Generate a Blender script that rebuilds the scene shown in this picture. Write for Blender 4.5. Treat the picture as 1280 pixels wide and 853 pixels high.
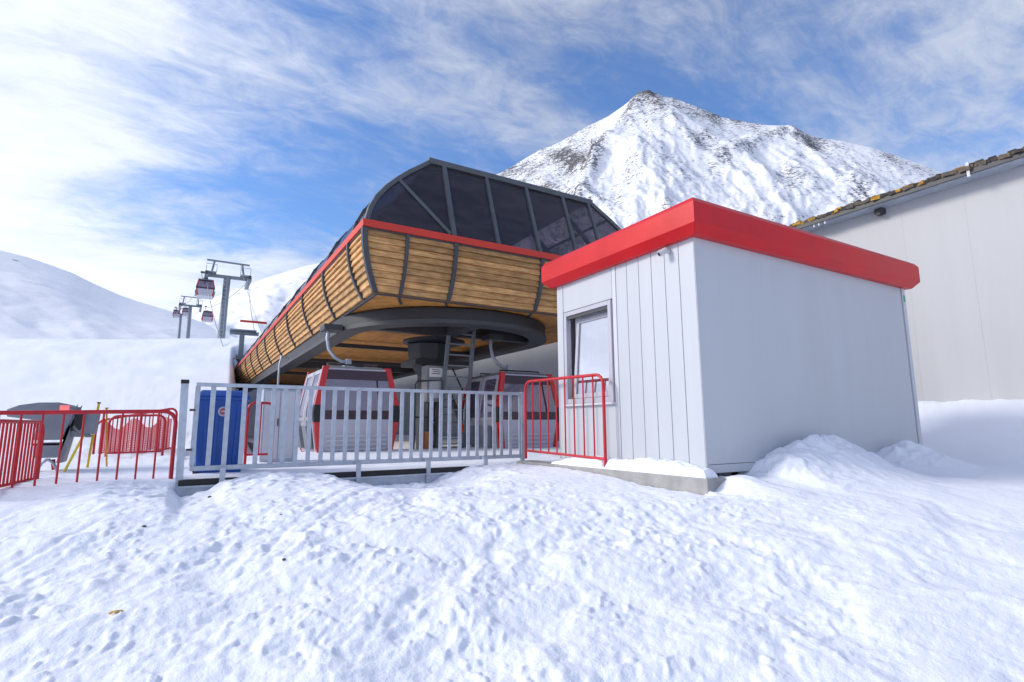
import bpy, bmesh, math, random
import numpy as np
from mathutils import Matrix, Vector
random.seed(7)
S = bpy.context.scene
COL = S.collection
for o in list(bpy.data.objects): bpy.data.objects.remove(o)
PI = math.pi
# ------------------------------------------------------------------ camera
EYE = 1.6
def cam_axes(yaw, p, r):
    f = Vector((math.cos(yaw)*math.cos(p), math.sin(yaw)*math.cos(p), math.sin(p)))
    rt = Vector((math.sin(yaw), -math.cos(yaw), 0)); up = rt.cross(f)
    return rt*math.cos(r)+up*math.sin(r), up*math.cos(r)-rt*math.sin(r), f
rt, up, fw = cam_axes(math.radians(59.195), math.radians(8.796), math.radians(-.278))
cd = bpy.data.cameras.new('camera'); cam = bpy.data.objects.new('camera', cd); COL.objects.link(cam)
cam.matrix_world = Matrix(((rt.x, up.x, -fw.x, 0), (rt.y, up.y, -fw.y, 0), (rt.z, up.z, -fw.z, EYE), (0, 0, 0, 1)))
cd.sensor_width = 36; cd.lens = 36*678.11/1280; cd.clip_start = .05; cd.clip_end = 20000
S.camera = cam
# ------------------------------------------------------------------ light
SUN_EL = math.radians(29); SUN_DIR = Vector((-.89, .46, 0)).normalized()
sv = Vector((SUN_DIR.x*math.cos(SUN_EL), SUN_DIR.y*math.cos(SUN_EL), math.sin(SUN_EL)))
sd = bpy.data.lights.new('sun', 'SUN'); sd.energy = 2.5; sd.angle = math.radians(15.0); sd.color = (1, .94, .86)
sun = bpy.data.objects.new('sun', sd); COL.objects.link(sun)
sun.rotation_euler = sv.to_track_quat('Z', 'Y').to_euler(); sun.location = (-30, 10, 40)
W = bpy.data.worlds.new('World'); S.world = W; W.use_nodes = True
SEED = (3.3, 8.1, 1.7)
def world_nodes():
    nt = W.node_tree; N = nt.nodes; K = nt.links; N.clear()
    out = N.new('ShaderNodeOutputWorld'); bg = N.new('ShaderNodeBackground'); bg.inputs[1].default_value = .12
    K.new(bg.outputs[0], out.inputs[0])
    sky = N.new('ShaderNodeTexSky'); sky.sky_type = 'NISHITA'; sky.sun_disc = False
    sky.sun_elevation = SUN_EL; sky.sun_rotation = math.atan2(SUN_DIR.x, SUN_DIR.y); sky.altitude = 300
    sky.air_density = 1.25; sky.dust_density = .4; sky.ozone_density = 3.0
    tc = N.new('ShaderNodeTexCoord'); sx = N.new('ShaderNodeSeparateXYZ'); K.new(tc.outputs['Generated'], sx.inputs[0])
    def M(op, a, b=None, c=None, clamp=False):
        n = N.new('ShaderNodeMath'); n.operation = op; n.use_clamp = clamp
        for i, v in enumerate((a, b, c)):
            if v is None: continue
            if isinstance(v, (int, float)): n.inputs[i].default_value = v
            else: K.new(v, n.inputs[i])
        return n.outputs[0]
    def mr(v, a, b, c=0, d=1):
        n = N.new('ShaderNodeMapRange'); n.interpolation_type = 'SMOOTHSTEP'
        K.new(v, n.inputs[0])
        for i, q in zip((1, 2, 3, 4), (a, b, c, d)): n.inputs[i].default_value = q
        return n.outputs[0]
    zz = M('ADD', M('MAXIMUM', sx.outputs[2], 0.0), .22)
    u = M('DIVIDE', sx.outputs[0], zz); v = M('DIVIDE', sx.outputs[1], zz)
    cv = N.new('ShaderNodeCombineXYZ'); K.new(u, cv.inputs[0]); K.new(v, cv.inputs[1])
    def noise(rot, sc, scale, det, rough, dist, seed):
        mp = N.new('ShaderNodeMapping'); K.new(cv.outputs[0], mp.inputs[0])
        mp.inputs['Rotation'].default_value = (0, 0, rot); mp.inputs['Scale'].default_value = sc; mp.inputs['Location'].default_value = (seed, seed*.7, 0)
        n = N.new('ShaderNodeTexNoise'); K.new(mp.outputs[0], n.inputs['Vector'])
        n.inputs['Scale'].default_value = scale; n.inputs['Detail'].default_value = det; n.inputs['Roughness'].default_value = rough; n.inputs['Distortion'].default_value = dist
        return n.outputs[0]
    n1 = noise(.45, (.75, 1.2, 1), .85, 5, .55, .5, SEED[0])
    n2 = noise(.30, (.6, 1.6, 1), 2.4, 10, .60, .9, SEED[1])
    n3 = noise(.9, (.9, 1.5, 1), 9.0, 10, .68, .6, SEED[2])
    dn = M('ADD', M('ADD', M('MULTIPLY', n1, .50), M('MULTIPLY', n2, .30)), M('MULTIPLY', n3, .20))
    # thin cloud is whiter low over the horizon and round the sun
    dt = N.new('ShaderNodeVectorMath'); dt.operation = 'DOT_PRODUCT'; K.new(tc.outputs['Generated'], dt.inputs[0]); dt.inputs[1].default_value = sv
    near = mr(dt.outputs['Value'], .40, .95, 0, .16)
    low = mr(sx.outputs[2], .14, .50, .15, 0)
    cov = mr(M('ADD', M('ADD', dn, near), low), .41, .64, .06, 1)
    bright = M('ADD', mr(M('ADD', n2, M('MULTIPLY', n3, .5)), .55, .95, 5.0, 6.8), M('ADD', mr(dt.outputs['Value'], .30, .85, 0, 4.2), mr(sx.outputs[2], .12, .42, 2.4, 0)))
    cc = N.new('ShaderNodeCombineXYZ')
    K.new(M('MULTIPLY', bright, .82), cc.inputs[0]); K.new(M('MULTIPLY', bright, .875), cc.inputs[1]); K.new(bright, cc.inputs[2])
    sk2 = N.new('ShaderNodeMix'); sk2.data_type = 'RGBA'; sk2.blend_type = 'MULTIPLY'; sk2.inputs[0].default_value = 1
    K.new(sky.outputs[0], sk2.inputs[6]); sk2.inputs[7].default_value = (.88, 1.20, 1.68, 1)
    mx = N.new('ShaderNodeMix'); mx.data_type = 'RGBA'
    K.new(M('MULTIPLY', cov, .95), mx.inputs[0]); K.new(sk2.outputs[2], mx.inputs[6]); K.new(cc.outputs[0], mx.inputs[7])
    K.new(mx.outputs[2], bg.inputs[0])
world_nodes()
S.view_settings.view_transform = 'Standard'; S.view_settings.look = 'None'; S.view_settings.exposure = 0.02; S.view_settings.gamma = 1
S.render.engine = 'CYCLES'
S.cycles.max_bounces = 8; S.cycles.diffuse_bounces = 4; S.cycles.transparent_max_bounces = 12

# ------------------------------------------------------------------ materials
MATS = {}
def mat(name, col, rough=.5, metal=0, bump=0, bscale=20, var=0, vscale=3, spec=.5, stretch=(1, 1, 1), coat=0, rand=0, bump2=0, b2scale=100):
    """principled paint / metal with a mottled colour and fine relief"""
    if name in MATS: return MATS[name]
    m = bpy.data.materials.new(name); m.use_nodes = True; nt = m.node_tree; N = nt.nodes; K = nt.links
    b = N['Principled BSDF']; b.inputs['Base Color'].default_value = (*col, 1); b.inputs['Roughness'].default_value = rough
    b.inputs['Metallic'].default_value = metal; b.inputs['Specular IOR Level'].default_value = spec; b.inputs['Coat Weight'].default_value = coat
    tc = N.new('ShaderNodeTexCoord'); mp = N.new('ShaderNodeMapping'); mp.inputs['Scale'].default_value = stretch; K.new(tc.outputs['Object'], mp.inputs[0])
    def nz(scale, det=5):
        n = N.new('ShaderNodeTexNoise'); n.inputs['Scale'].default_value = scale; n.inputs['Detail'].default_value = det; n.inputs['Roughness'].default_value = .6
        K.new(mp.outputs[0], n.inputs['Vector']); return n
    if var or rand:
        n = nz(vscale); hs = N.new('ShaderNodeHueSaturation'); hs.inputs['Color'].default_value = (*col, 1)
        r = N.new('ShaderNodeMapRange'); r.inputs[1].default_value = .3; r.inputs[2].default_value = .7; r.inputs[3].default_value = 1-var; r.inputs[4].default_value = 1+var
        K.new(n.outputs[0], r.inputs[0]); v = r.outputs[0]
        if rand:
            oi = N.new('ShaderNodeObjectInfo'); r2 = N.new('ShaderNodeMapRange'); r2.inputs[3].default_value = 1-rand; r2.inputs[4].default_value = 1+rand
            K.new(oi.outputs['Random'], r2.inputs[0]); mm = N.new('ShaderNodeMath'); mm.operation = 'MULTIPLY'; K.new(v, mm.inputs[0]); K.new(r2.outputs[0], mm.inputs[1]); v = mm.outputs[0]
        K.new(v, hs.inputs['Value']); K.new(hs.outputs[0], b.inputs['Base Color'])
        rr = N.new('ShaderNodeMapRange'); rr.inputs[3].default_value = max(.03, rough-.12); rr.inputs[4].default_value = min(1, rough+.12); K.new(n.outputs[0], rr.inputs[0]); K.new(rr.outputs[0], b.inputs['Roughness'])
    if bump:
        n = nz(bscale); bp = N.new('ShaderNodeBump'); bp.inputs['Strength'].default_value = bump; bp.inputs['Distance'].default_value = .02
        K.new(n.outputs[0], bp.inputs['Height']); K.new(bp.outputs[0], b.inputs['Normal'])
        if bump2:
            n2 = nz(b2scale, 3); bq = N.new('ShaderNodeBump'); bq.inputs['Strength'].default_value = bump2; bq.inputs['Distance'].default_value = .01
            K.new(n2.outputs[0], bq.inputs['Height']); K.new(bp.outputs[0], bq.inputs['Normal']); K.new(bq.outputs[0], b.inputs['Normal'])
    MATS[name] = m; return m
def snow_mat():
    m = mat('snow', (.84, .87, .95), .75, bump=.45, bscale=18, spec=.25, bump2=.4, b2scale=60)
    nt = m.node_tree; b = nt.nodes['Principled BSDF']
    b.inputs['Sheen Weight'].default_value = 0
    return m
def rock_snow_mat(name, amount, scale, bmp=.8):
    """snow with rock showing where the attribute 'rock' (steep ribs) and a coarse noise say so"""
    m = bpy.data.materials.new(name); m.use_nodes = True; nt = m.node_tree; N = nt.nodes; K = nt.links
    b = N['Principled BSDF']; b.inputs['Roughness'].default_value = .8; b.inputs['Specular IOR Level'].default_value = .15
    at = N.new('ShaderNodeAttribute'); at.attribute_name = 'rock'
    tc = N.new('ShaderNodeTexCoord'); mp = N.new('ShaderNodeMapping'); mp.inputs['Scale'].default_value = (.75, .75, 2.0); mp.inputs['Rotation'].default_value = (.35, .55, .3); K.new(tc.outputs['Object'], mp.inputs[0])
    def nz(s, d):
        n = N.new('ShaderNodeTexNoise'); n.inputs['Scale'].default_value = s; n.inputs['Detail'].default_value = d; n.inputs['Roughness'].default_value = .68; K.new(mp.outputs[0], n.inputs['Vector']); return n.outputs[0]
    def M(op, a, c):
        n = N.new('ShaderNodeMath'); n.operation = op
        for i, v in enumerate((a, c)):
            if isinstance(v, (int, float)): n.inputs[i].default_value = v
            else: K.new(v, n.inputs[i])
        return n.outputs[0]
    s = M('ADD', M('ADD', at.outputs['Fac'], M('MULTIPLY', M('SUBTRACT', nz(scale, 8), .5), 1.0)), M('MULTIPLY', M('SUBTRACT', nz(scale*4.5, 6), .5), 2.6))
    r = N.new('ShaderNodeMapRange'); r.interpolation_type = 'SMOOTHSTEP'; r.inputs[1].default_value = .56-amount; r.inputs[2].default_value = .74-amount; K.new(s, r.inputs[0])
    rc = N.new('ShaderNodeMix'); rc.data_type = 'RGBA'; rc.inputs[6].default_value = (.055, .052, .06, 1); rc.inputs[7].default_value = (.175, .168, .175, 1); K.new(nz(scale*2, 3), rc.inputs[0])
    mx = N.new('ShaderNodeMix'); mx.data_type = 'RGBA'; mx.inputs[6].default_value = (.90, .91, .95, 1); K.new(rc.outputs[2], mx.inputs[7]); K.new(r.outputs[0], mx.inputs[0]); K.new(mx.outputs[2], b.inputs['Base Color'])
    bp = N.new('ShaderNodeBump'); bp.inputs['Strength'].default_value = bmp; bp.inputs['Distance'].default_value = 5; K.new(nz(scale*3, 8), bp.inputs['Height']); K.new(bp.outputs[0], b.inputs['Normal'])
    return m
def wood_mat(name, a, c, rand=1.0):
    m = bpy.data.materials.new(name); m.use_nodes = True; nt = m.node_tree; N = nt.nodes; K = nt.links
    b = N['Principled BSDF']; b.inputs['Roughness'].default_value = .6; b.inputs['Specular IOR Level'].default_value = .3
    tc = N.new('ShaderNodeTexCoord'); oi = N.new('ShaderNodeObjectInfo'); ad = N.new('ShaderNodeVectorMath'); ad.operation = 'ADD'
    K.new(tc.outputs['Object'], ad.inputs[0]); sc = N.new('ShaderNodeVectorMath'); sc.operation = 'SCALE'; sc.inputs[0].default_value = (13, 17, 9); K.new(oi.outputs['Random'], sc.inputs['Scale']); K.new(sc.outputs[0], ad.inputs[1])
    mp = N.new('ShaderNodeMapping'); mp.inputs['Scale'].default_value = (.9, .9, 16); K.new(ad.outputs[0], mp.inputs[0])
    n = N.new('ShaderNodeTexNoise'); n.inputs['Scale'].default_value = 2.2; n.inputs['Detail'].default_value = 8; n.inputs['Roughness'].default_value = .65; n.inputs['Distortion'].default_value = .4; K.new(mp.outputs[0], n.inputs['Vector'])
    mp2 = N.new('ShaderNodeMapping'); mp2.inputs['Scale'].default_value = (3, 3, 5); K.new(ad.outputs[0], mp2.inputs[0])
    n2 = N.new('ShaderNodeTexNoise'); n2.inputs['Scale'].default_value = 1.3; n2.inputs['Detail'].default_value = 4; K.new(mp2.outputs[0], n2.inputs['Vector'])
    rp = N.new('ShaderNodeValToRGB'); rp.color_ramp.elements[0].position = .32; rp.color_ramp.elements[0].color = (*a, 1); rp.color_ramp.elements[1].position = .68; rp.color_ramp.elements[1].color = (*c, 1); K.new(n.outputs[0], rp.inputs[0])
    hs = N.new('ShaderNodeHueSaturation'); K.new(rp.outputs[0], hs.inputs['Color'])
    r1 = N.new('ShaderNodeMapRange'); r1.inputs[3].default_value = 1-.28*rand; r1.inputs[4].default_value = 1+.25*rand; K.new(oi.outputs['Random'], r1.inputs[0])
    r2 = N.new('ShaderNodeMapRange'); r2.inputs[1].default_value = .3; r2.inputs[2].default_value = .7; r2.inputs[3].default_value = .78; r2.inputs[4].default_value = 1.2; K.new(n2.outputs[0], r2.inputs[0])
    mm = N.new('ShaderNodeMath'); mm.operation = 'MULTIPLY'; K.new(r1.outputs[0], mm.inputs[0]); K.new(r2.outputs[0], mm.inputs[1]); K.new(mm.outputs[0], hs.inputs['Value']); K.new(hs.outputs[0], b.inputs['Base Color'])
    bp = N.new('ShaderNodeBump'); bp.inputs['Strength'].default_value = .3; bp.inputs['Distance'].default_value = .01; K.new(n.outputs[0], bp.inputs['Height']); K.new(bp.outputs[0], b.inputs['Normal'])
    return m
def glass_mat(name, tint, rough=.03, gloss=(.8, .8, .85), base=.06, dirt_tint=0.0, dcol=(.1, .1, .12)):
    """tinted pane: coloured see-through with a fresnel reflection and a mottled matte film"""
    m = bpy.data.materials.new(name); m.use_nodes = True; nt = m.node_tree; N = nt.nodes; K = nt.links; N.clear()
    out = N.new('ShaderNodeOutputMaterial'); tr = N.new('ShaderNodeBsdfTransparent'); tr.inputs[0].default_value = (*tint, 1)
    gl = N.new('ShaderNodeBsdfGlossy'); gl.inputs['Color'].default_value = (*gloss, 1); gl.inputs['Roughness'].default_value = rough
    lw = N.new('ShaderNodeLayerWeight'); lw.inputs[0].default_value = .5; pw = N.new('ShaderNodeMath'); pw.operation = 'POWER'; K.new(lw.outputs['Facing'], pw.inputs[0]); pw.inputs[1].default_value = 4; fr = N.new('ShaderNodeMath'); fr.operation = 'MULTIPLY'; fr.inputs[1].default_value = .7; K.new(pw.outputs[0], fr.inputs[0]); ad = N.new('ShaderNodeMath'); ad.operation = 'ADD'; ad.use_clamp = True; K.new(fr.outputs[0], ad.inputs[0]); ad.inputs[1].default_value = base
    tc = N.new('ShaderNodeTexCoord'); mp = N.new('ShaderNodeMapping'); mp.inputs['Scale'].default_value = (.7, .7, 2.2); K.new(tc.outputs['Object'], mp.inputs[0])
    n = N.new('ShaderNodeTexNoise'); n.inputs['Scale'].default_value = 2; n.inputs['Detail'].default_value = 6; K.new(mp.outputs[0], n.inputs['Vector'])
    df = N.new('ShaderNodeBsdfDiffuse'); df.inputs[0].default_value = (*dcol, 1)
    mr = N.new('ShaderNodeMapRange'); mr.inputs[1].default_value = .35; mr.inputs[2].default_value = .75; mr.inputs[3].default_value = dirt_tint*.5; mr.inputs[4].default_value = dirt_tint; K.new(n.outputs[0], mr.inputs[0])
    m0 = N.new('ShaderNodeMixShader'); K.new(mr.outputs[0], m0.inputs[0]); K.new(tr.outputs[0], m0.inputs[1]); K.new(df.outputs[0], m0.inputs[2])
    mx = N.new('ShaderNodeMixShader'); K.new(ad.outputs[0], mx.inputs[0]); K.new(m0.outputs[0], mx.inputs[1]); K.new(gl.outputs[0], mx.inputs[2]); K.new(mx.outputs[0], out.inputs[0])
    bp = N.new('ShaderNodeBump'); bp.inputs['Strength'].default_value = .06; bp.inputs['Distance'].default_value = .02; K.new(n.outputs[0], bp.inputs['Height']); K.new(bp.outputs[0], gl.inputs['Normal'])
    return m
SNOW = snow_mat()
WHITE = mat('white_panel', (.50, .525, .565), .42, var=.035, vscale=2.6, stretch=(1, 1, .09), bump=.03, bscale=6)
HALLW = mat('hall_panel', (.44, .445, .465), .5, var=.05, vscale=1.6, stretch=(1, 1, .07), bump=.05, bscale=3, rand=.012)
TRIMW = mat('trim_white', (.56, .58, .62), .45, var=.04)
RED = mat('red_sheet', (.58, .006, .010), .36, var=.10, vscale=2, bump=.05, bscale=3, spec=.35)
REDTRIM = mat('red_trim', (.62, .04, .02), .5, var=.1, vscale=1.5)
REDTUBE = mat('red_tube', (.50, .012, .022), .38, var=.22, vscale=9, bump=.1, bscale=30)
GALV = mat('galvanised_steel', (.44, .49, .56), .48, metal=.35, var=.18, vscale=7, bump=.08, bscale=30)
STEEL = mat('lift_steel', (.22, .25, .28), .5, metal=.3, var=.15, vscale=3)
DARK = mat('dark_steel', (.045, .047, .055), .5, var=.25, vscale=2.5, bump=.05, bscale=10)
FRAME = mat('canopy_frame', (.09, .10, .11), .4, var=.12, vscale=3)
ROOFM = mat('canopy_roof', (.06, .065, .075), .45, var=.2, vscale=1)
RIB = mat('skirt_rib', (.055, .06, .068), .45, var=.2, vscale=3)
RINGM = mat('ring_steel', (.022, .023, .028), .5, var=.25, vscale=1.5, bump=.08, bscale=6)
RINGL = mat('ring_flange', (.048, .05, .056), .5, var=.2, vscale=1.5)
BLACK = mat('black_rubber', (.02, .02, .022), .7, var=.2)
CONC = mat('concrete', (.34, .335, .33), .85, var=.2, vscale=5, bump=.3, bscale=25)
CABW = mat('cabin_white', (.46, .45, .51), .3, var=.04, vscale=3, coat=.2)
CABR = mat('cabin_red', (.55, .012, .012), .28, coat=.3, var=.06)
SEAT = mat('cabin_seat', (.075, .03, .045), .7, var=.15)
BLUE = mat('blue_plastic', (.008, .08, .36), .42, var=.12, vscale=5, bump=.05, bscale=20)
GREYP = mat('grey_plastic', (.21, .23, .26), .5, var=.12, vscale=5, bump=.06, bscale=30)
YEL = mat('yellow_paint', (.80, .58, .03), .5, var=.15, vscale=8)
ORANGE = mat('orange_board', (.42, .14, .04), .7, var=.2)
PLANK = wood_mat('larch_plank', (.34, .16, .05), (.78, .48, .21))
SOFF = wood_mat('soffit_board', (.50, .21, .05), (.64, .31, .085), .5)
PANE = glass_mat('smoked_pane', (.66, .63, .70), .05, base=.035, dirt_tint=.6, dcol=(.095, .088, .098), gloss=(.6, .58, .6))
CABG = glass_mat('cabin_glass', (.74, .68, .76), .06, base=.16, dirt_tint=.5, dcol=(.30, .24, .34))  # lilac matte film paints in the snow light on the cabin windows
WING = glass_mat('window_glass', (.94, .95, .97), .02, base=.6)
LAMPR = bpy.data.materials.new('red_lamp'); LAMPR.use_nodes = True
_b = LAMPR.node_tree.nodes['Principled BSDF']; _b.inputs['Base Color'].default_value = (.75, .12, .12, 1); _b.inputs['Emission Color'].default_value = (1, .2, .2, 1); _b.inputs['Emission Strength'].default_value = .7
def net_mat():
    m = bpy.data.materials.new('safety_net'); m.use_nodes = True; nt = m.node_tree; N = nt.nodes; K = nt.links
    b = N['Principled BSDF']; b.inputs['Base Color'].default_value = (.90, .34, .33, 1); b.inputs['Roughness'].default_value = .7
    return m
NETM = net_mat()
def tile_mat():
    m = bpy.data.materials.new('roof_tile'); m.use_nodes = True; nt = m.node_tree; N = nt.nodes; K = nt.links
    b = N['Principled BSDF']; b.inputs['Roughness'].default_value = .85
    oi = N.new('ShaderNodeObjectInfo'); rp = N.new('ShaderNodeValToRGB'); rp.color_ramp.interpolation = 'CONSTANT'; e = rp.color_ramp.elements
    e[0].position = 0; e[0].color = (.06, .05, .045, 1); e[1].position = .33; e[1].color = (.16, .125, .09, 1)
    for p, c in ((.52, (.34, .19, .04, 1)), (.7, (.11, .095, .08, 1)), (.84, (.50, .28, .04, 1)), (.93, (.22, .2, .19, 1))):
        q = e.new(p); q.color = c
    K.new(oi.outputs['Random'], rp.inputs[0])
    tc = N.new('ShaderNodeTexCoord'); n = N.new('ShaderNodeTexNoise'); n.inputs['Scale'].default_value = 14; n.inputs['Detail'].default_value = 6; K.new(tc.outputs['Object'], n.inputs['Vector'])
    mx = N.new('ShaderNodeMix'); mx.data_type = 'RGBA'; mx.blend_type = 'OVERLAY'; mx.inputs[0].default_value = .8; K.new(rp.outputs[0], mx.inputs[6]); K.new(n.outputs[0], mx.inputs[7]); K.new(mx.outputs[2], b.inputs['Base Color'])
    bp = N.new('ShaderNodeBump'); bp.inputs['Strength'].default_value = .6; bp.inputs['Distance'].default_value = .02; K.new(n.outputs[0], bp.inputs['Height']); K.new(bp.outputs[0], b.inputs['Normal'])
    return m
TILE = tile_mat()

# ------------------------------------------------------------------ helpers
class MB:
    """collects boxes, tubes and hexahedra in world coordinates; build() links them as ONE mesh object"""
    def __init__(s): s.v = []; s.f = []
    def add(s, vs, fs):
        n = len(s.v); s.v += [tuple(q) for q in vs]; s.f += [tuple(i+n for i in f) for f in fs]; return s
    def hexa(s, p): return s.add(p, [(3, 2, 1, 0), (4, 5, 6, 7), (0, 1, 5, 4), (1, 2, 6, 5), (2, 3, 7, 6), (3, 0, 4, 7)])
    def box(s, a, b):
        x0, y0, z0 = a; x1, y1, z1 = b
        return s.hexa([(x0, y0, z0), (x1, y0, z0), (x1, y1, z0), (x0, y1, z0), (x0, y0, z1), (x1, y0, z1), (x1, y1, z1), (x0, y1, z1)])
    def tube(s, pts, r, n=8, r2=None):
        pts = [Vector(p) for p in pts]; rings = []
        up = Vector((0, 0, 1)); prev = None
        for i, p in enumerate(pts):
            d = (pts[min(i+1, len(pts)-1)]-pts[max(i-1, 0)]).normalized()
            if prev is None:
                a = d.cross(up) if abs(d.z) < .95 else d.cross(Vector((1, 0, 0)))
            else: a = prev-d*prev.dot(d)
            a.normalize(); prev = a; b = d.cross(a)
            rr = r if r2 is None else r+(r2-r)*i/(len(pts)-1)
            rings.append([p+(a*math.cos(2*PI*k/n)+b*math.sin(2*PI*k/n))*rr for k in range(n)])
        vs = [q for rg in rings for q in rg]; fs = []
        for i in range(len(pts)-1):
            for k in range(n):
                fs.append((i*n+k, i*n+(k+1) % n, (i+1)*n+(k+1) % n, (i+1)*n+k))
        fs.append(tuple(range(n))[::-1]); fs.append(tuple(range((len(pts)-1)*n, len(pts)*n)))
        return s.add(vs, fs)
    def bar(s, a, b, w, h, up=(0, 0, 1)):
        a = Vector(a); b = Vector(b); d = (b-a).normalized(); u = Vector(up)
        sd = d.cross(u)
        if sd.length < 1e-4: sd = d.cross(Vector((1, 0, 0)))
        sd.normalize(); u = sd.cross(d); sd *= w/2; u = u*h/2
        return s.hexa([a-sd-u, a+sd-u, a+sd+u, a-sd+u, b-sd-u, b+sd-u, b+sd+u, b-sd+u])
    def prism(s, poly, y0, y1, ax=1):
        """polygon given in the two other axes, extruded along axis ax"""
        def P(a, b, c):
            return {0: (c, a, b), 1: (a, c, b), 2: (a, b, c)}[ax]
        n = len(poly); vs = [P(a, b, y0) for a, b in poly]+[P(a, b, y1) for a, b in poly]
        return s.add(vs, [tuple(range(n)), tuple(range(n, 2*n))[::-1]]+[(i, (i+1) % n, n+(i+1) % n, n+i) for i in range(n)])
    def lathe(s, c, prof, n=16):
        vs = []; fs = []
        for r, z in prof: vs += [(c[0]+r*math.cos(2*PI*k/n), c[1]+r*math.sin(2*PI*k/n), z) for k in range(n)]
        for i in range(len(prof)-1):
            for k in range(n): fs.append((i*n+k, i*n+(k+1) % n, (i+1)*n+(k+1) % n, (i+1)*n+k))
        fs.append(tuple(range(n))[::-1]); fs.append(tuple(range((len(prof)-1)*n, len(prof)*n)))
        return s.add(vs, fs)
    def mesh(s, name, m, bevel=0, smooth=False):
        me = bpy.data.meshes.new(name); me.from_pydata(s.v, [], s.f); me.materials.append(m)
        bm = bmesh.new(); bm.from_mesh(me); bmesh.ops.recalc_face_normals(bm, faces=bm.faces)
        if bevel:
            es = [e for e in bm.edges if len(e.link_faces) == 2 and e.calc_face_angle(0) > .5]
            bmesh.ops.bevel(bm, geom=es, offset=bevel, segments=2, affect='EDGES', profile=.6, clamp_overlap=True)
        bm.to_mesh(me); bm.free()
        if smooth:
            me.polygons.foreach_set('use_smooth', [True]*len(me.polygons))
            try: me.set_sharp_from_angle(angle=math.radians(40))
            except Exception: pass
        return me
    def build(s, name, m, parent=None, bevel=0, smooth=False, label=None):
        o = bpy.data.objects.new(name, s.mesh(name, m, bevel, smooth)); COL.objects.link(o)
        if parent is not None: attach(o, parent)
        if label: o['label'] = label
        return o
def attach(o, parent):
    o.parent = parent
    if parent.type == 'EMPTY' and parent.parent is None: o.matrix_parent_inverse = Matrix.Translation(-Vector(parent.location))
def tag(o, label=None, cat=None, group=None, kind=None):
    if label: o['label'] = label
    if cat: o['category'] = cat
    if group: o['group'] = group
    if kind: o['kind'] = kind
    return o
def thing(name, loc, label, cat, group=None):
    o = bpy.data.objects.new(name, None); o.location = loc; o.empty_display_size = .2; COL.objects.link(o); return tag(o, label, cat, group)
def dup(root, loc, label, group=None, rotz=0):
    r = root.copy(); COL.objects.link(r); r.location = loc; r['label'] = label; r.rotation_euler = (0, 0, rotz)
    if group: r['group'] = group
    for ch in list(root.children):
        c = ch.copy(); COL.objects.link(c); c.parent = r; c.matrix_parent_inverse = ch.matrix_parent_inverse.copy()
        for g in ch.children:
            d = g.copy(); COL.objects.link(d); d.parent = c
    return r

# ------------------------------------------------------------------ noise
def _h(ix, iy, seed):
    n = (ix.astype(np.int64)*374761393+iy.astype(np.int64)*668265263+seed*1442695041) & 0xFFFFFFFF
    n = ((n ^ (n >> 13))*1274126177) & 0xFFFFFFFF
    n = ((n ^ (n >> 15))*2246822519) & 0xFFFFFFFF
    return n ^ (n >> 16)
def gnoise(x, y, seed=0):
    ix = np.floor(x); iy = np.floor(y); fx = x-ix; fy = y-iy
    def g(a, b):
        t = _h(ix+a, iy+b, seed)*(2*PI/4294967296.0); return np.cos(t)*(fx-a)+np.sin(t)*(fy-b)
    u = fx*fx*fx*(fx*(fx*6-15)+10); v = fy*fy*fy*(fy*(fy*6-15)+10)
    a = g(0, 0); b = g(1, 0); c = g(0, 1); d = g(1, 1)
    return (a+(b-a)*u+(c-a)*v+(a-b-c+d)*u*v)*1.5
def fbm(x, y, o=4, seed=0, gain=.5):
    s = 0; a = 1; t = 0
    for i in range(o): s = s+a*gnoise(x*2**i+i*17.3, y*2**i-i*9.1, seed+i); t += a; a *= gain
    return s/t
def ridged(x, y, o=4, seed=0, gain=.55):
    s = 0; a = 1; t = 0
    for i in range(o): s = s+a*(1-np.abs(gnoise(x*2**i+i*7.7, y*2**i+i*3.1, seed+i))*1.6); t += a; a *= gain
    return s/t
def ss(x, a, b):
    t = np.clip((x-a)/(b-a), 0, 1); return t*t*(3-2*t)
def grid_mesh(name, X, Y, Z, m, wrap=False, rock=None):
    r, c = X.shape; me = bpy.data.meshes.new(name); me.vertices.add(r*c)
    me.vertices.foreach_set('co', np.stack([X, Y, Z], -1).astype(np.float32).ravel())
    cc = c if wrap else c-1
    i = np.arange(r-1)[:, None]*c; j = np.arange(cc)[None, :]; j2 = (j+1) % c
    q = np.stack([i+j, i+j2, i+c+j2, i+c+j], -1).reshape(-1, 4)
    n = len(q); me.loops.add(n*4); me.loops.foreach_set('vertex_index', q.ravel().astype(np.int32))
    me.polygons.add(n); me.polygons.foreach_set('loop_start', (np.arange(n)*4).astype(np.int32))
    me.polygons.foreach_set('use_smooth', np.ones(n, bool))
    me.update(calc_edges=True); me.materials.append(m)
    if rock is not None:
        a = me.attributes.new('rock', 'FLOAT', 'POINT'); a.data.foreach_set('value', rock.astype(np.float32).ravel())
    o = bpy.data.objects.new(name, me); COL.objects.link(o); return o

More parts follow.
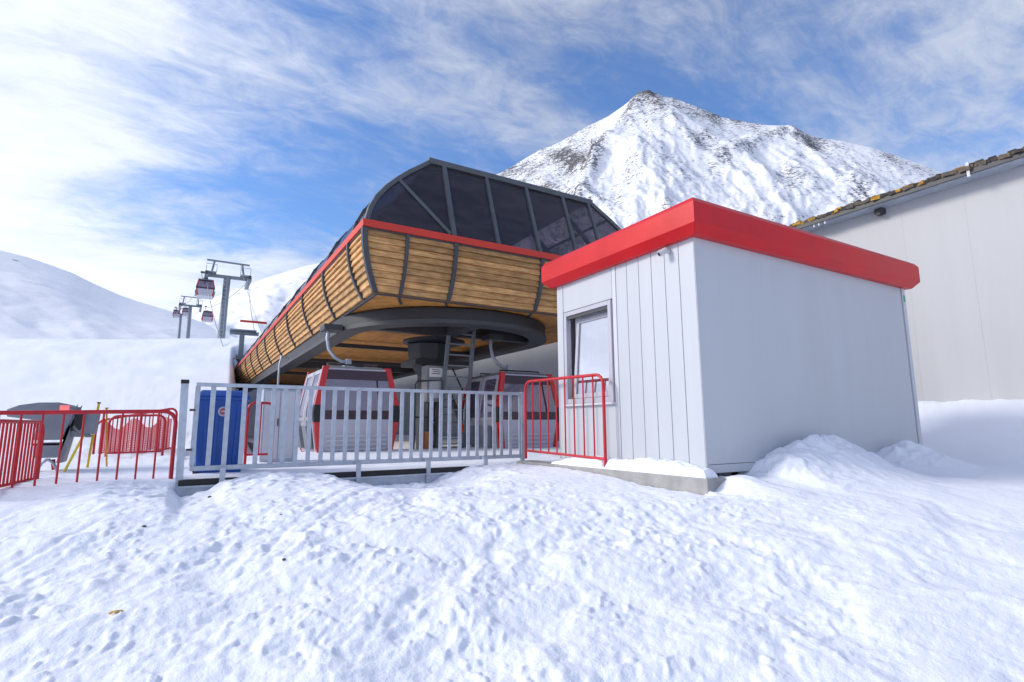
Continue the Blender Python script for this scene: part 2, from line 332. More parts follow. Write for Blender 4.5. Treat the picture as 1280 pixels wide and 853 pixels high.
# ------------------------------------------------------------------ snow ground
FS = np.array([(-3, 1.0), (-.6, .98), (-.1, .93), (.01, .80), (.3, .875), (.44, .975), (.87, 1.03), (1.53, .995), (1.74, .915), (2.13, .81), (2.68, .80), (3.02, .79), (3.33, .9), (3.63, .985), (4.0, 1.0), (4.6, 1.0), (6, 1.0)])
HS = np.array([(4.0, .93), (4.45, .93), (4.7, 1.09), (4.82, 1.10), (5.04, 1.04), (5.31, 1.07), (5.55, 1.18), (5.76, 1.25), (6.15, 1.325), (6.49, 1.43), (6.75, 1.445), (7.09, 1.38), (7.3, 1.20), (7.6, 1.03), (7.89, .98), (8.05, 1.06), (8.23, 1.18), (8.63, 1.33), (8.8, 1.24), (9.0, 1.12), (9.35, 1.03), (10, 1.02)])
def ground(V, U):
    f = .512*V+.859*U; r = np.hypot(V, U)
    z = np.interp(f, [-60, -12, 0, 1.5, 4.9, 6, 9, 14, 18, 30, 46, 54, 60, 65, 72, 100, 160, 400, 3500], [-4, -1.2, -.05, .22, .92, 1.0, 1.05, 1.2, 1.8, 4.5, 8.6, 10.35, 11.3, 11.85, 12.3, 12.6, 13, 30, 90])
    bank = .95*ss(V, 10.2, 13.6)*(1-ss(U, 7.5, 12)); z = z+bank*ss(V+U, 10, 15)
    # level pad under the station and its platform
    pad = np.maximum(ss(V, -.02, .15)*ss(U, 7.43, 7.55)*(1-ss(U, 12.2, 13)), ss(V-.056*np.clip(U, 13, 60), 0.0, 1.15)*ss(U, 7.43, 7.55)*(1-ss(U, 44.2, 49)))
    hp = ss(V, 4.65, 4.8)*(1-ss(V, 9.0, 9.2))*ss(U, 3.95, 4.1)*(1-ss(U, 6.3, 7))
    # lumps
    near = 1-ss(r, 14, 40)
    tr = 1-.65*ss(V-2.2*(U-1.9), 1.0, 5.0)*(r < 30)           # softer, less trodden towards the right
    w = fbm(V*.7, U*.7, 3, 5)
    n = .085*fbm(V*1.1+w, U*1.1, 3, 1)+.023*tr*fbm(V*3.3+w, U*3.3-w, 4, 2)
    bil = np.abs(gnoise(V*5.1+2*w, U*5.1, 11))*.6+np.abs(gnoise(V*10.7, U*10.7+w, 12))*.32
    n = n+tr*(.021*bil-.005)*(.35+1.3*ss(fbm(V*.9, U*.9, 2, 91), -.25, .35))+.011*tr*fbm(V*13, U*13, 4, 21)
    cl = ss(gnoise(V*7.3+w, U*7.3, 101), .22, .5)*.014*ss(fbm(V*1.3, U*1.3, 2, 103), -.1, .3)+ss(gnoise(V*14.1, U*14.1, 104), .2, .5)*.014*ss(fbm(V*1.9, U*1.9, 2, 105), -.15, .25)
    n = n+cl*tr
    flat = 1-.6*ss(r, 4.8, 7)*(1-ss(r, 9, 14))
    z = z+n*near*flat
    z = z+(1-near)*(.35*fbm(V*.05, U*.05, 4, 31)+.22*fbm(V*.3+U*.12, U*.22, 4, 33)*(1-ss(r, 80, 200)))*ss(r, 18, 40)
    # ski grooves running up the slope in the foreground
    for a, b, wd in (((.2, 3.9), (1.9, 6.2), .035), ((.36, 3.85), (2.05, 6.1), .03), ((-1.2, 4.6), (.1, 6.2), .03)):
        dx, dy = b[0]-a[0], b[1]-a[1]; L = math.hypot(dx, dy); t = ((V-a[0])*dx+(U-a[1])*dy)/L; q = ((V-a[0])*-dy+(U-a[1])*dx)/L+.03*np.sin(t*4)
        z = z-.012*np.exp(-(q/wd)**2)*ss(t, 0, .4)*(1-ss(t, L-.5, L))
    rg = random.Random(12)
    for k in range(70):
        ff = rg.uniform(2.4, 6.6); lt = rg.uniform(-.95, .75)*ff*.9; cx = ff*.512+lt*.859; cy = ff*.859-lt*.512; an = rg.uniform(0, PI)
        if cx > 3.9 and cy > 3.3: continue
        dd = rg.uniform(.002, .009); a1, b1 = rg.uniform(.10, .16), rg.uniform(.05, .075)
        msk = (np.abs(V-cx) < .4) & (np.abs(U-cy) < .4)
        if not msk.any(): continue
        p = (V[msk]-cx)*math.cos(an)+(U[msk]-cy)*math.sin(an); q = -(V[msk]-cx)*math.sin(an)+(U[msk]-cy)*math.cos(an)
        e = np.sqrt((p/a1)**2+(q/b1)**2); z[msk] += -dd*(1-ss(e, .65, 1.1))+dd*.4*np.exp(-((e-1.35)/.25)**2)
    # shovelled bank along the platform
    prof = np.interp(V, FS[:, 0], FS[:, 1])+.035*fbm(V*3, U*3, 4, 44)+.022*ss(gnoise(V*7, U*7, 45), .1, .45)
    wf = ss(U, 4.9, 6.7)*(1-ss(U, 7.43, 7.5))*ss(V, -1.2, -.4)*(1-ss(V, 4.3, 4.5)); z = z*(1-wf)+prof*wf
    # mounds against the hut's long wall
    d = np.clip(3.8-U, 0, 9); ex = np.exp(-(np.abs(d-.2)/.5)**1.5)
    ph = np.interp(V+.38*ss(V, 5.0, 5.6), HS[:, 0], HS[:, 1])*1.0+.03*ss(V, 5, 5.5); ph = ph+np.where(ph > 1.12, .10, .015)*fbm(V*3.4, U*3.4, 4, 47)+.03*ss(gnoise(V*8, U*8, 49), .15, .45)*(ph > 1.1)
    wh = ex*ss(V, 4.3, 4.6)*(1-ss(V, 9.4, 10.2))*(1-ss(U, 4.2, 4.6)); z = z*(1-wh)+np.maximum(ph, z-.4)*wh
    # snow in front of the slab
    sp = np.interp(U, [3.3, 3.65, 4.5, 5.1, 6, 7, 7.5], [.9, .92, .935, 1.0, 1.03, 1.03, 1.02])+.02*fbm(V*5, U*5, 3, 48)
    wsl = np.exp(-(np.clip(4.37-V, 0, 9)/.6)**1.6)*ss(U, 3.3, 3.7)*(1-ss(U, 6.9, 7.3))*(1-ss(V, 4.38, 4.4)); z = z*(1-wsl)+sp*wsl
    z = z*(1-pad)+.5*pad; z = z*(1-hp)+.7*hp
    # drop under the slab itself
    us = ss(V, 4.385, 4.41)*(1-ss(V, 4.6, 4.66))*ss(U, 3.70, 3.74)*(1-ss(U, 7.2, 7.3)); z = z-us*.3
    return z
AZ0 = math.atan2(.512, .859)
def make_ground():
    az = np.concatenate([np.linspace(AZ0-PI, AZ0-.98, 45, endpoint=False), np.linspace(AZ0-.98, AZ0+.98, 780), np.linspace(AZ0+.98, AZ0+PI, 45, endpoint=False)[1:]])
    r = np.concatenate([np.linspace(.3, 1.9, 18, endpoint=False), np.linspace(1.9, 9.8, 450, endpoint=False), 9.8*np.exp(np.linspace(0, math.log(3500/9.8), 190))])
    R, A = np.meshgrid(r, az, indexing='ij'); X = R*np.sin(A); Y = R*np.cos(A)
    o = grid_mesh('snow_ground', X, Y, ground(X, Y), SNOW, wrap=True); tag(o, kind='structure')
make_ground()

# ------------------------------------------------------------------ mountains
SK_LEFT = [(-1.2, .05), (-.8, .14), (-.55, .21), (-.38, .245), (-.2846, .2473), (-.2378, .2397), (-.213, .2371), (-.1867, .2308), (-.1592, .2229), (-.1301, .2096), (-.1, .198), (-.0794, .192), (-.0425, .183), (-.0036, .172), (.06, .15), (.15, .12)]
SK_BACK = [(-.15, .13), (-.0564, .160), (-.0311, .1765), (.0058, .1987), (.0504, .2244), (.1101, .257), (.1673, .282), (.2554, .3114), (.3861, .33), (.55, .3), (.8, .2)]
SK_PEAK = [(-.1, .10), (.05, .19), (.1616, .2624), (.2547, .3312), (.3848, .4201), (.4767, .4681), (.5315, .497), (.5788, .5265), (.6342, .5495), (.6817, .5764), (.7288, .5952), (.7601, .6145), (.7735, .6235), (.7835, .628), (.80, .6262), (.81, .6295), (.826, .628), (.835, .6205), (.8501, .6165), (.8921, .5888), (.939, .5554), (.9973, .528), (1.0466, .5068), (1.0808, .4791), (1.1166, .4625), (1.1565, .4374), (1.1955, .4073), (1.2231, .3841), (1.2737, .3353), (1.3348, .2848), (1.4003, .2247), (1.6, .12), (1.9, .05)]
def mountain(name, sk, D, r0, zb, na, nr, amp, det, m, spurs=(), rock_fn=None, seed=0, power=1.12):
    sk = np.array(sk); az = np.linspace(sk[0, 0], sk[-1, 0], na)
    t = np.concatenate([np.linspace(0, 1, nr), 1+np.linspace(0, 1, nr//4)[1:]**1.3*.8])
    T, A = np.meshgrid(t, az, indexing='ij'); R = r0+(D-r0)*T
    H = EYE+D*np.interp(A, sk[:, 0], sk[:, 1])
    fall = np.where(T <= 1, np.clip(T, 0, 1)**power, 1-.75*(T-1))
    env = np.clip(4*T*(1-T), 0, 1)**.8*(T < 1)+.04
    hf = np.clip(H/(.4*D), .15, 1)
    ax = A*D; w = 60*fbm(ax/400, R/400, 3, seed+70)
    n = amp*(ridged((ax+w+.35*R)/260, (R+w)/600, 6, seed+1, .5)-.62)+det*fbm(ax/45, R/70, 5, seed+9, .6)
    Z = zb+(H-zb)*fall+n*env*hf
    rk = fbm(ax/130+.004*w, R/200, 4, seed+15)*.55
    for (a0, t0, a1, t1, wd, hh) in spurs:
        dx, dy = (a1-a0), (t1-t0); L2 = dx*dx+dy*dy*.16; s = np.clip(((A-a0)*dx+(T-t0)*dy*.16)/L2, 0, 1)
        q = np.hypot(A-a0-s*dx, (T-t0-s*dy)*.4)+.012*fbm(ax/60, R/60, 3, seed+80)
        e = np.exp(-(q/wd)**2)*(1-.35*s); Z = Z+hh*e*np.clip(1.15-T, 0, .35)/.35; rk = rk+.24*e
    # steeper ground carries more rock
    gx = np.gradient(Z, axis=1)/(np.gradient(ax, axis=1)+1e-6); rk = rk+.22*np.clip(np.abs(gx)-.5, -.5, 1)
    if rock_fn is not None: rk = rock_fn(rk, A, T)
    o = grid_mesh(name, R*np.sin(A), R*np.cos(A), Z, m, rock=rk); tag(o, kind='structure'); return o
PEAKM = rock_snow_mat('peak_snow_rock', .48, .04); BACKM = rock_snow_mat('hill_snow_rock', .0, .02, .25)
mountain('mountain_peak', SK_PEAK, 1500, 420, 12, 860, 280, 52, 10, PEAKM,
         spurs=[(.80, .99, .70, .72, .018, 30), (.70, .72, .655, .45, .016, 25), (.80, .99, .88, .75, .012, 18), (1.03, .97, .93, .70, .014, 22), (1.05, .98, 1.10, .70, .012, 18), (.60, .99, .68, .72, .012, 12)],
         rock_fn=lambda rk, A, T: rk-.05+.10*ss(-A, -.80, -.55)+.16*np.exp(-((A-.80)/.05)**2)*ss(T, .86, 1.0)-.22*np.exp(-((A-.93)/.07)**2)*ss(-T, -.85, -.6)-.1*ss(-T, -.6, -.3))
mountain('mountain_slope', SK_BACK, 900, 160, 10, 260, 120, 40, 10, BACKM, seed=30,
         rock_fn=lambda rk, A, T: rk-.12+.55*np.exp(-((A-.07)/.05)**2)*np.exp(-((T-.86)/.10)**2)+.35*np.exp(-((A-.17)/.06)**2)*ss(T, .75, .95))
mountain('hill', SK_LEFT, 420, 80, 9, 260, 110, 10, 2.5, BACKM, seed=50, power=1.2,
         rock_fn=lambda rk, A, T: rk*.3-.5+1.15*np.exp(-((A+.222)/.012)**2)*np.exp(-((T-.90)/.025)**2)+.75*np.exp(-((A+.06)/.02)**2)*np.exp(-((T-.25)/.04)**2))

# ------------------------------------------------------------------ platform under the fence
def make_platform():
    p = thing('platform', (0, 7.45, .7), None, None); tag(p, kind='structure')
    MB().box((.0, 7.46, .62), (13.3, 12.9, .93)).box((2.3, 12.9, .62), (13.3, 46, .93)).build('deck', CONC, p)
    MB().box((-.02, 7.40, .985), (4.78, 7.56, .992)).box((-.02, 7.39, .93), (4.78, 7.46, .985)).build('deck_edge', BLACK, p)
    m = MB(); m.box((-.02, 7.37, .905), (4.78, 7.455, .928)); m.box((-.02, 7.405, .80), (4.78, 7.44, .905)); m.box((-.02, 7.37, .775), (4.78, 7.455, .80)); m.build('edge_channel', GALV, p)
    MB().box((-.025, 7.46, .80), (-.002, 12.9, .985)).build('side_channel', GALV, p)
    # trodden snow lying on the deck
    V, U = np.meshgrid(np.linspace(.02, 13.2, 330), np.linspace(7.50, 12.95, 130))
    z = .985+.045*ss(U, 7.5, 7.62)+.02*fbm(V*2.5, U*2.5, 4, 61)*ss(U, 7.5, 7.8)
    o = grid_mesh('deck_snow', V, U, z, SNOW); tag(o, kind='stuff'); attach(o, p)
    V, U = np.meshgrid(np.linspace(2.35, 13.2, 60), np.linspace(12.95, 45.9, 120))
    o = grid_mesh('deck_snow', V, U, .95+.015*fbm(V*1.5, U*1.5, 3, 63), SNOW); tag(o, kind='stuff'); attach(o, p)
make_platform()

# ------------------------------------------------------------------ grey balustrade on the platform edge
def make_balustrade():
    U = 7.5; t = thing('balustrade', (2.4, U, .98), 'long grey galvanised railing with flat upright bars along the platform edge', 'railing')
    x = [.10, .264, .43, .61, .77, .94, 1.08, 1.235, 1.39, 1.55, 1.70, 1.86, 2.02, 2.17, 2.32, 2.48, 2.64, 2.79, 2.94, 3.09, 3.24, 3.38, 3.55, 3.69, 3.84, 3.99, 4.14, 4.27, 4.43, 4.62]
    MB().box((.08, U-.02, 2.075), (4.66, U+.02, 2.12)).build('top_rail', GALV, t, bevel=.006)
    MB().box((.08, U-.02, 1.085), (4.66, U+.02, 1.14)).build('bottom_rail', GALV, t, bevel=.006)
    me = MB().box((-.027, -.008, 1.14), (.027, .008, 2.075)).mesh('baluster', GALV, bevel=.002)
    for i, v in enumerate(x):
        o = bpy.data.objects.new('baluster', me); COL.objects.link(o); o.location = (v, U, 0); o.parent = t; o.matrix_parent_inverse = Matrix.Translation(-Vector(t.location))
    for v in (.42, 2.02, 3.01, 3.93):
        MB().box((v-.03, U-.135, .80), (v+.03, U-.1, 1.12)).box((v-.026, U-.1, 1.09), (v+.026, U-.02, 1.135)).build('post', GALV, t, bevel=.004)
    MB().box((4.62, U-.03, .95), (4.68, U+.03, 2.125)).build('post', GALV, t, bevel=.004)
    e = thing('end_post', (-.02, 7.49, .95), 'tall grey square end post with black cap left of the railing', 'post')
    MB().hexa([(-.045, 7.42, .80), (.03, 7.42, .80), (.03, 7.5, .80), (-.045, 7.5, .80), (-.08, 7.42, 2.10), (.0, 7.42, 2.10), (.0, 7.5, 2.10), (-.08, 7.5, 2.10)]).build('shaft', GALV, e, bevel=.005)
    MB().box((-.082, 7.415, 2.10), (.004, 7.505, 2.145)).build('cap', BLACK, e, bevel=.006)
    for z in (1.32, 1.78): MB().box((.03, 7.45, z), (.09, 7.47, z+.025)).build('hinge_bracket', DARK, e)
make_balustrade()

# ------------------------------------------------------------------ hut
HV0, HV1, HU0, HU1, HZ0, HZ1 = 4.586, 9.2, 3.839, 6.378, 1.13, 3.66
def make_hut():
    t = thing('hut', (HV0, HU0, HZ0), 'small white panelled cabin hut with a red parapet roof and one window', 'hut')
    # light timber inside and floor, so the hut is not hollow
    MB().box((HV0+.07, HU0+.07, HZ0+.02), (HV1-.05, HU1-.05, HZ0+.10)).build('floor', CONC, t)
    # end wall towards the station: narrow vertical panels, a window bay, a corner strip
    us = [HU0+.006, 4.06, 4.27, 4.48, 4.69, 4.90, 5.10]
    for a, b in zip(us[:-1], us[1:]): MB().box((HV0, a+.004, HZ0), (HV0+.06, b-.004, HZ1)).build('wall_panel', WHITE, t, bevel=.004)
    MB().box((HV0-.004, 5.104, HZ0), (HV0+.06, 5.172, HZ1)).build('wall_strip', TRIMW, t, bevel=.004)
    MB().box((HV0-.002, 5.18, 3.20), (HV0+.06, 6.23, HZ1)).build('blank_panel', WHITE, t, bevel=.004)
    MB().box((HV0, 5.18, HZ0), (HV0+.06, 6.23, 1.86)).build('wall_panel', WHITE, t, bevel=.004)
    MB().box((HV0-.006, 6.238, HZ0), (HV0+.06, HU1, HZ1)).build('wall_strip', WHITE, t, bevel=.004)
    # joints: recessed dark-grey backing behind the panels
    MB().box((HV0+.02, HU0+.07, HZ0+.01), (HV0+.05, 5.176, HZ1)).box((HV0+.02, 6.21, HZ0+.01), (HV0+.05, HU1-.01, HZ1)).build('joint_backing', STEEL, t)
    # window
    w = thing('x', (0, 0, 0), None, None); bpy.data.objects.remove(w)
    y0, y1, z0, z1 = 5.19, 6.20, 1.88, 3.185
    m = MB(); d0, d1 = HV0-.025, HV0+.06
    m.box((d0, y0, z0), (d1, y0+.06, z1)).box((d0, y1-.06, z0), (d1, y1, z1)).box((d0, y0+.06, z1-.06), (d1, y1-.06, z1)).box((d0, y0+.06, z0), (d1, y1-.06, z0+.07))
    win = m.build('window', CABW, t, bevel=.006)
    MB().box((HV0-.05, y0-.03, z0-.03), (HV0+.02, y1+.03, z0-.002)).build('sill', TRIMW, win, bevel=.004)
    MB().box((HV0-.012, y0+.06, z1-.11), (HV0+.03, y1-.06, z1-.062)).build('dark_reveal', DARK, win, bevel=.004)  # dark strip painted in for the shaded reveal at the window head
    # sash tilted inwards at its head
    a0, a1, b0, b1, tl = y0+.07, y1-.16, z0+.075, z1-.115, .09
    def sx(z): return HV0+.018+tl*(z-b0)/(b1-b0)
    m = MB()
    for (ya, yb, za, zb) in ((a0, a0+.055, b0, b1), (a1-.055, a1, b0, b1), (a0+.055, a1-.055, b1-.06, b1), (a0+.055, a1-.055, b0, b0+.06)):
        m.hexa([(sx(za)-.02, ya, za), (sx(za)+.03, ya, za), (sx(za)+.03, yb, za), (sx(za)-.02, yb, za), (sx(zb)-.02, ya, zb), (sx(zb)+.03, ya, zb), (sx(zb)+.03, yb, zb), (sx(zb)-.02, yb, zb)])
    m.build('sash', CABW, win, bevel=.005)
    za, zb = b0+.06, b1-.06
    MB().hexa([(sx(za), a0+.055, za), (sx(za)+.008, a0+.055, za), (sx(za)+.008, a1-.055, za), (sx(za), a1-.055, za), (sx(zb), a0+.055, zb), (sx(zb)+.008, a0+.055, zb), (sx(zb)+.008, a1-.055, zb), (sx(zb), a1-.055, zb)]).build('pane', WING, win)
    # curtain behind the pane
    cu = mat('curtain', (.93, .93, .93), .9, var=.03)
    ys = np.linspace(y0+.02, y1-.05, 50); pts = [(HV0+.15+.008*math.sin(i*1.3)+.01*math.sin(i*.47), y) for i, y in enumerate(ys)]
    m = MB(); m.v = [(x, y, 1.75) for x, y in pts]+[(x, y, 3.25) for x, y in pts]; n = len(pts); m.f = [(i, i+1, n+i+1, n+i) for i in range(n-1)]
    m.build('curtain', cu, t, smooth=True)
    # long wall facing the camera: wide flush panels
    vs = np.linspace(HV0+.02, HV1-.11, 5)
    for a, b in zip(vs[:-1], vs[1:]): MB().box((a+.0006, HU0, HZ0+.06), (b-.0006, HU0+.06, HZ1)).build('wall_panel', WHITE, t)
    MB().box((HV0+.01, HU0-.004, HZ0-.03), (HV1-.02, HU0+.055, HZ0+.055)).build('base_rail', WHITE, t, bevel=.004)
    MB().box((HV0-.003, HU0-.003, HZ0-.01), (HV0+.018, HU0+.004, HZ1)).build('corner_strip', WHITE, t, bevel=.002)
    MB().box((HV1-.105, HU0+.012, HZ0), (HV1-.085, HU0+.05, HZ1)).build('corner_gap', STEEL, t)
    MB().box((HV1-.083, HU0-.012, HZ0-.02), (HV1+.003, HU0+.06, HZ1)).build('corner_post', TRIMW, t, bevel=.004)
    MB().box((HV1-.06, HU0-.016, 3.40), (HV1-.015, HU0-.0125, 3.50)).build('sticker', mat('green_sticker', (.02, .35, .25), .4), t)
    # far walls
    vs = np.linspace(HV0+.065, HV1-.06, 5)
    for a, b in zip(vs[:-1], vs[1:]): MB().box((a+.002, HU1-.06, HZ0), (b-.002, HU1-.002, HZ1)).build('wall_panel', WHITE, t)
    vs = np.linspace(HU0+.065, HU1-.065, 4)
    for a, b in zip(vs[:-1], vs[1:]): MB().box((HV1-.06, a+.002, HZ0), (HV1-.002, b-.002, HZ1)).build('wall_panel', WHITE, t)
    # feet in the gap below
    for v in (4.9, 5.45, 6.6, 7.9, 9.05):
        MB().box((v-.1, HU0+.03, .7), (v+.1, HU0+.25, HZ0-.031)).build('foot', DARK, t)
    MB().box((HV0+.05, HU0+.3, .7), (HV1-.1, HU1-.1, HZ0+.01)).build('under_frame', DARK, t)
    # red parapet: folded sheet with a bevelled foot and head, mitred round the hut
    prof = [(.015, 3.605), (.08, 3.605), (.165, 3.70), (.165, 3.93), (.13, 3.985), (-.12, 4.0), (-.12, 3.605)]
    c = [(HV0, HU0), (HV1, HU0), (HV1, HU1), (HV0, HU1)]; dr = [(-1, -1), (1, -1), (1, 1), (-1, 1)]
    for i in range(4):
        j = (i+1) % 4; m = MB(); n = len(prof)
        g = .0015; ex = (c[j][0]-c[i][0], c[j][1]-c[i][1]); L = math.hypot(*ex); ex = (ex[0]/L*g, ex[1]/L*g)
        va = [(c[i][0]+dr[i][0]*o+ex[0], c[i][1]+dr[i][1]*o+ex[1], z) for o, z in prof]; vb = [(c[j][0]+dr[j][0]*o-ex[0], c[j][1]+dr[j][1]*o-ex[1], z) for o, z in prof]
        m.add(va+vb, [tuple(range(n)), tuple(range(n, 2*n))[::-1]]+[(k, (k+1) % n, n+(k+1) % n, n+k) for k in range(n)])
        m.build('roof_fascia', RED, t)
    MB().box((HV0+.10, HU0+.10, 3.86), (HV1-.10, HU1-.10, 3.93)).build('roof', STEEL, t)
    MB().box((HV0+.062, HU0+.062, 3.62), (HV1-.062, HU1-.062, 3.655)).build('ceiling', WHITE, t)
    k = MB(); k.tube([(HV0-.01, 4.19, 3.545), (HV0-.06, 4.19, 3.545)], .03, 10); k.tube([(HV0-.05, 4.19, 3.55), (HV0-.13, 4.22, 3.50)], .035, 12)
    cm = k.build('security_camera', TRIMW, t, smooth=True)
    MB().tube([(HV0-.128, 4.219, 3.501), (HV0-.135, 4.222, 3.497)], .022, 12).build('lens', BLACK, cm)
    # conduit below the camera
    s = thing('slab', (4.5, 5.4, .8), 'grey concrete ledge slab along the foot of the white hut', 'slab')
    MB().hexa([(4.386, 3.675, .70), (4.66, 3.675, .70), (4.66, 7.25, .70), (4.386, 7.25, .70), (4.386, 3.675, 1.075), (4.66, 3.675, 1.075), (4.66, 7.25, 1.06), (4.386, 7.25, 1.06)]).build('slab_block', CONC, s, bevel=.012)
    # snow left lying on the ledge
    V, U = np.meshgrid(np.linspace(4.40, 4.58, 26), np.linspace(3.70, 6.35, 260))
    e = np.minimum(np.minimum((V-4.40)/.05, 1), np.minimum((U-3.70)/.07, (6.35-U)/.3)); e = np.clip(e, 0, 1)**.5
    gap = 1-.85*np.exp(-((U-5.25)/.05)**2)
    h = (.135+.05*fbm(U*3, V*3, 3, 71)+.025*fbm(U*11, V*11, 3, 72))*(.6+.4*ss(U, 3.7, 4.2))*(1-.45*ss(U, 5.4, 6.3))
    o = grid_mesh('ledge_snow', V, U, 1.066+np.maximum(h, .02)*e*gap, SNOW); tag(o, kind='stuff')
    o['kind'] = 'stuff'
make_hut()

# ------------------------------------------------------------------ barriers
def barrier(p0, p1, z0, z1, h, nb, label, tilt_rail=.14, r=.021, rb=.011, corner=.13, legs=.12, group='red tubular crowd barriers'):
    a = Vector((p0[0], p0[1], z0)); b = Vector((p1[0], p1[1], z1)); d = b-a; L = d.length; e = d/L; up = Vector((0, 0, 1))
    t = thing('barrier', (a+b)/2, label, 'barrier', group)
    def P(s, z): return a+e*s+up*z
    pts = [P(0, 0), P(0, h-corner)]
    for k in range(1, 5): q = PI/2*k/4; pts.append(P(corner*(1-math.cos(q)), h-corner+corner*math.sin(q)))
    for k in range(0, 5): q = PI/2*k/4; pts.append(P(L-corner*(1-math.sin(q)), h-corner+corner*math.cos(q)))
    pts += [P(L, 0)]
    MB().tube(pts, r, 10).build('frame', REDTUBE, t, smooth=True)
    MB().tube([P(0, legs), P(L, legs)], r*.8, 8).build('lower_rail', REDTUBE, t, smooth=True)
    me = MB().tube([(0, 0, legs), (0, 0, h)], rb, 7).mesh('bar', REDTUBE, smooth=True)
    for k in range(nb):
        s = L*(k+1)/(nb+1); o = bpy.data.objects.new('bar', me); COL.objects.link(o); o.location = P(s, 0); o.parent = t; o.matrix_parent_inverse = Matrix.Translation(-Vector(t.location))
        if s < corner or s > L-corner: o.scale.z = .97
    return t
barrier((4.43, 5.22), (4.43, 7.04), 1.065, 1.10, 1.155, 8, 'short red barrier standing on the concrete ledge beside the white hut')
barrier((-2.5, 7.42), (-.10, 7.62), .95, 1.0, .78, 13, 'long red barrier running left from the end post of the grey railing', legs=-.03, r=.023)
barrier((-1.60, 6.95), (-1.43, 8.35), 1.0, 1.0, .66, 15, 'dense red barrier at the far left edge, seen almost end on', legs=.02)
barrier((-1.45, 13.0), (-.16, 12.6), .84, 1.10, .87, 9, 'red barrier with sloping top standing behind the long one', legs=.10)
barrier((.80, 9.1), (1.16, 9.12), 1.02, 1.02, .93, 1, 'narrow red barrier between the blue bin and the grey cabinet', legs=.16, corner=.10)
barrier((-1.17, 12.1), (-.32, 11.9), 1.06, 1.08, .73, 6, 'red barrier with square rounded corner in front of the pink net', legs=.08)

# ------------------------------------------------------------------ blue bin
def make_bin():
    t = thing('wheelie_bin', (.45, 8.0, 1.0), 'blue plastic wheeled bin with a round emblem behind the grey railing', 'bin')
    x0, x1, y0, y1 = .10, .68, 7.78, 8.34
    MB().hexa([(x0+.05, y0+.06, .99), (x1-.03, y0+.06, .99), (x1-.03, y1-.08, .99), (x0+.05, y1-.08, .99), (x0, y0, 1.95), (x1, y0, 1.95), (x1, y1, 1.95), (x0, y1, 1.95)]).build('body', BLUE, t, bevel=.03, smooth=True)
    MB().box((x0-.02, y0-.02, 1.93), (x1+.02, y1+.02, 1.97)).build('rim', BLUE, t, bevel=.008)
    MB().hexa([(x0-.015, y0-.03, 1.972), (x1+.015, y0-.03, 1.972), (x1+.015, y1+.03, 1.972), (x0-.015, y1+.03, 1.972), (x0+.05, y0+.06, 2.055), (x1-.05, y0+.06, 2.055), (x1-.05, y1-.08, 2.055), (x0+.05, y1-.08, 2.055)]).build('lid', BLUE, t, bevel=.02, smooth=True)
    MB().tube([(x0+.06, y1+.08, 1.93), (x1+.04, y1+.08, 1.93)], .018, 8).box((x1+.0, y1, 1.90), (x1+.05, y1+.09, 1.97)).build('handle', BLUE, t)
    for x in (x0+.02, x1-.06): MB().tube([(x, y1-.06, 1.07), (x+.05, y1-.06, 1.07)], .085, 16).build('wheel', BLACK, t)
    MB().box((x0+.02, y0+.05, .96), (x0+.09, y0+.13, 1.05)).build('foot', BLACK, t)
    for k in range(4): MB().hexa([(x0+.11+k*.11, y0+.03, 1.16), (x0+.14+k*.11, y0+.03, 1.16), (x0+.14+k*.11, y0+.07, 1.16), (x0+.11+k*.11, y0+.07, 1.16), (x0+.10+k*.12, y0-.012, 1.86), (x0+.13+k*.12, y0-.012, 1.86), (x0+.13+k*.12, y0+.04, 1.86), (x0+.10+k*.12, y0+.04, 1.86)]).build('rib', BLUE, t)
    yy = y0-.006
    em = MB().tube([(.40, yy-.012, 1.785), (.40, yy+.02, 1.785)], .062, 20).build('emblem', mat('emblem_pale', (.42, .40, .52), .4), t)
    MB().tube([(.40, yy-.015, 1.785), (.40, yy-.013, 1.785)], .04, 20).build('emblem_ring', mat('emblem_red', (.45, .05, .06), .4), em)
    MB().box((.375, yy-.019, 1.775), (.425, yy-.0155, 1.797)).build('emblem_bar', mat('emblem_pale', (.42, .40, .52), .4), em)
make_bin()

# ------------------------------------------------------------------ grey cabinet
t = thing('cabinet', (1.3, 9.8, 1.0), 'tall light grey metal cabinet behind the railing beside the blue bin', 'cabinet')
MB().box((1.05, 9.6, 1.02), (1.56, 10.0, 2.20)).build('body', GALV, t, bevel=.01)
MB().box((1.08, 9.585, 1.08), (1.30, 9.602, 2.16)).build('door', TRIMW, t, bevel=.004)
MB().box((1.315, 9.585, 1.08), (1.53, 9.602, 2.16)).build('door', TRIMW, t, bevel=.004)
MB().box((1.28, 9.572, 1.6), (1.295, 9.59, 1.72)).build('handle', BLACK, t)
MB().box((1.03, 9.57, 2.202), (1.58, 10.02, 2.225)).build('top', GALV, t, bevel=.004)

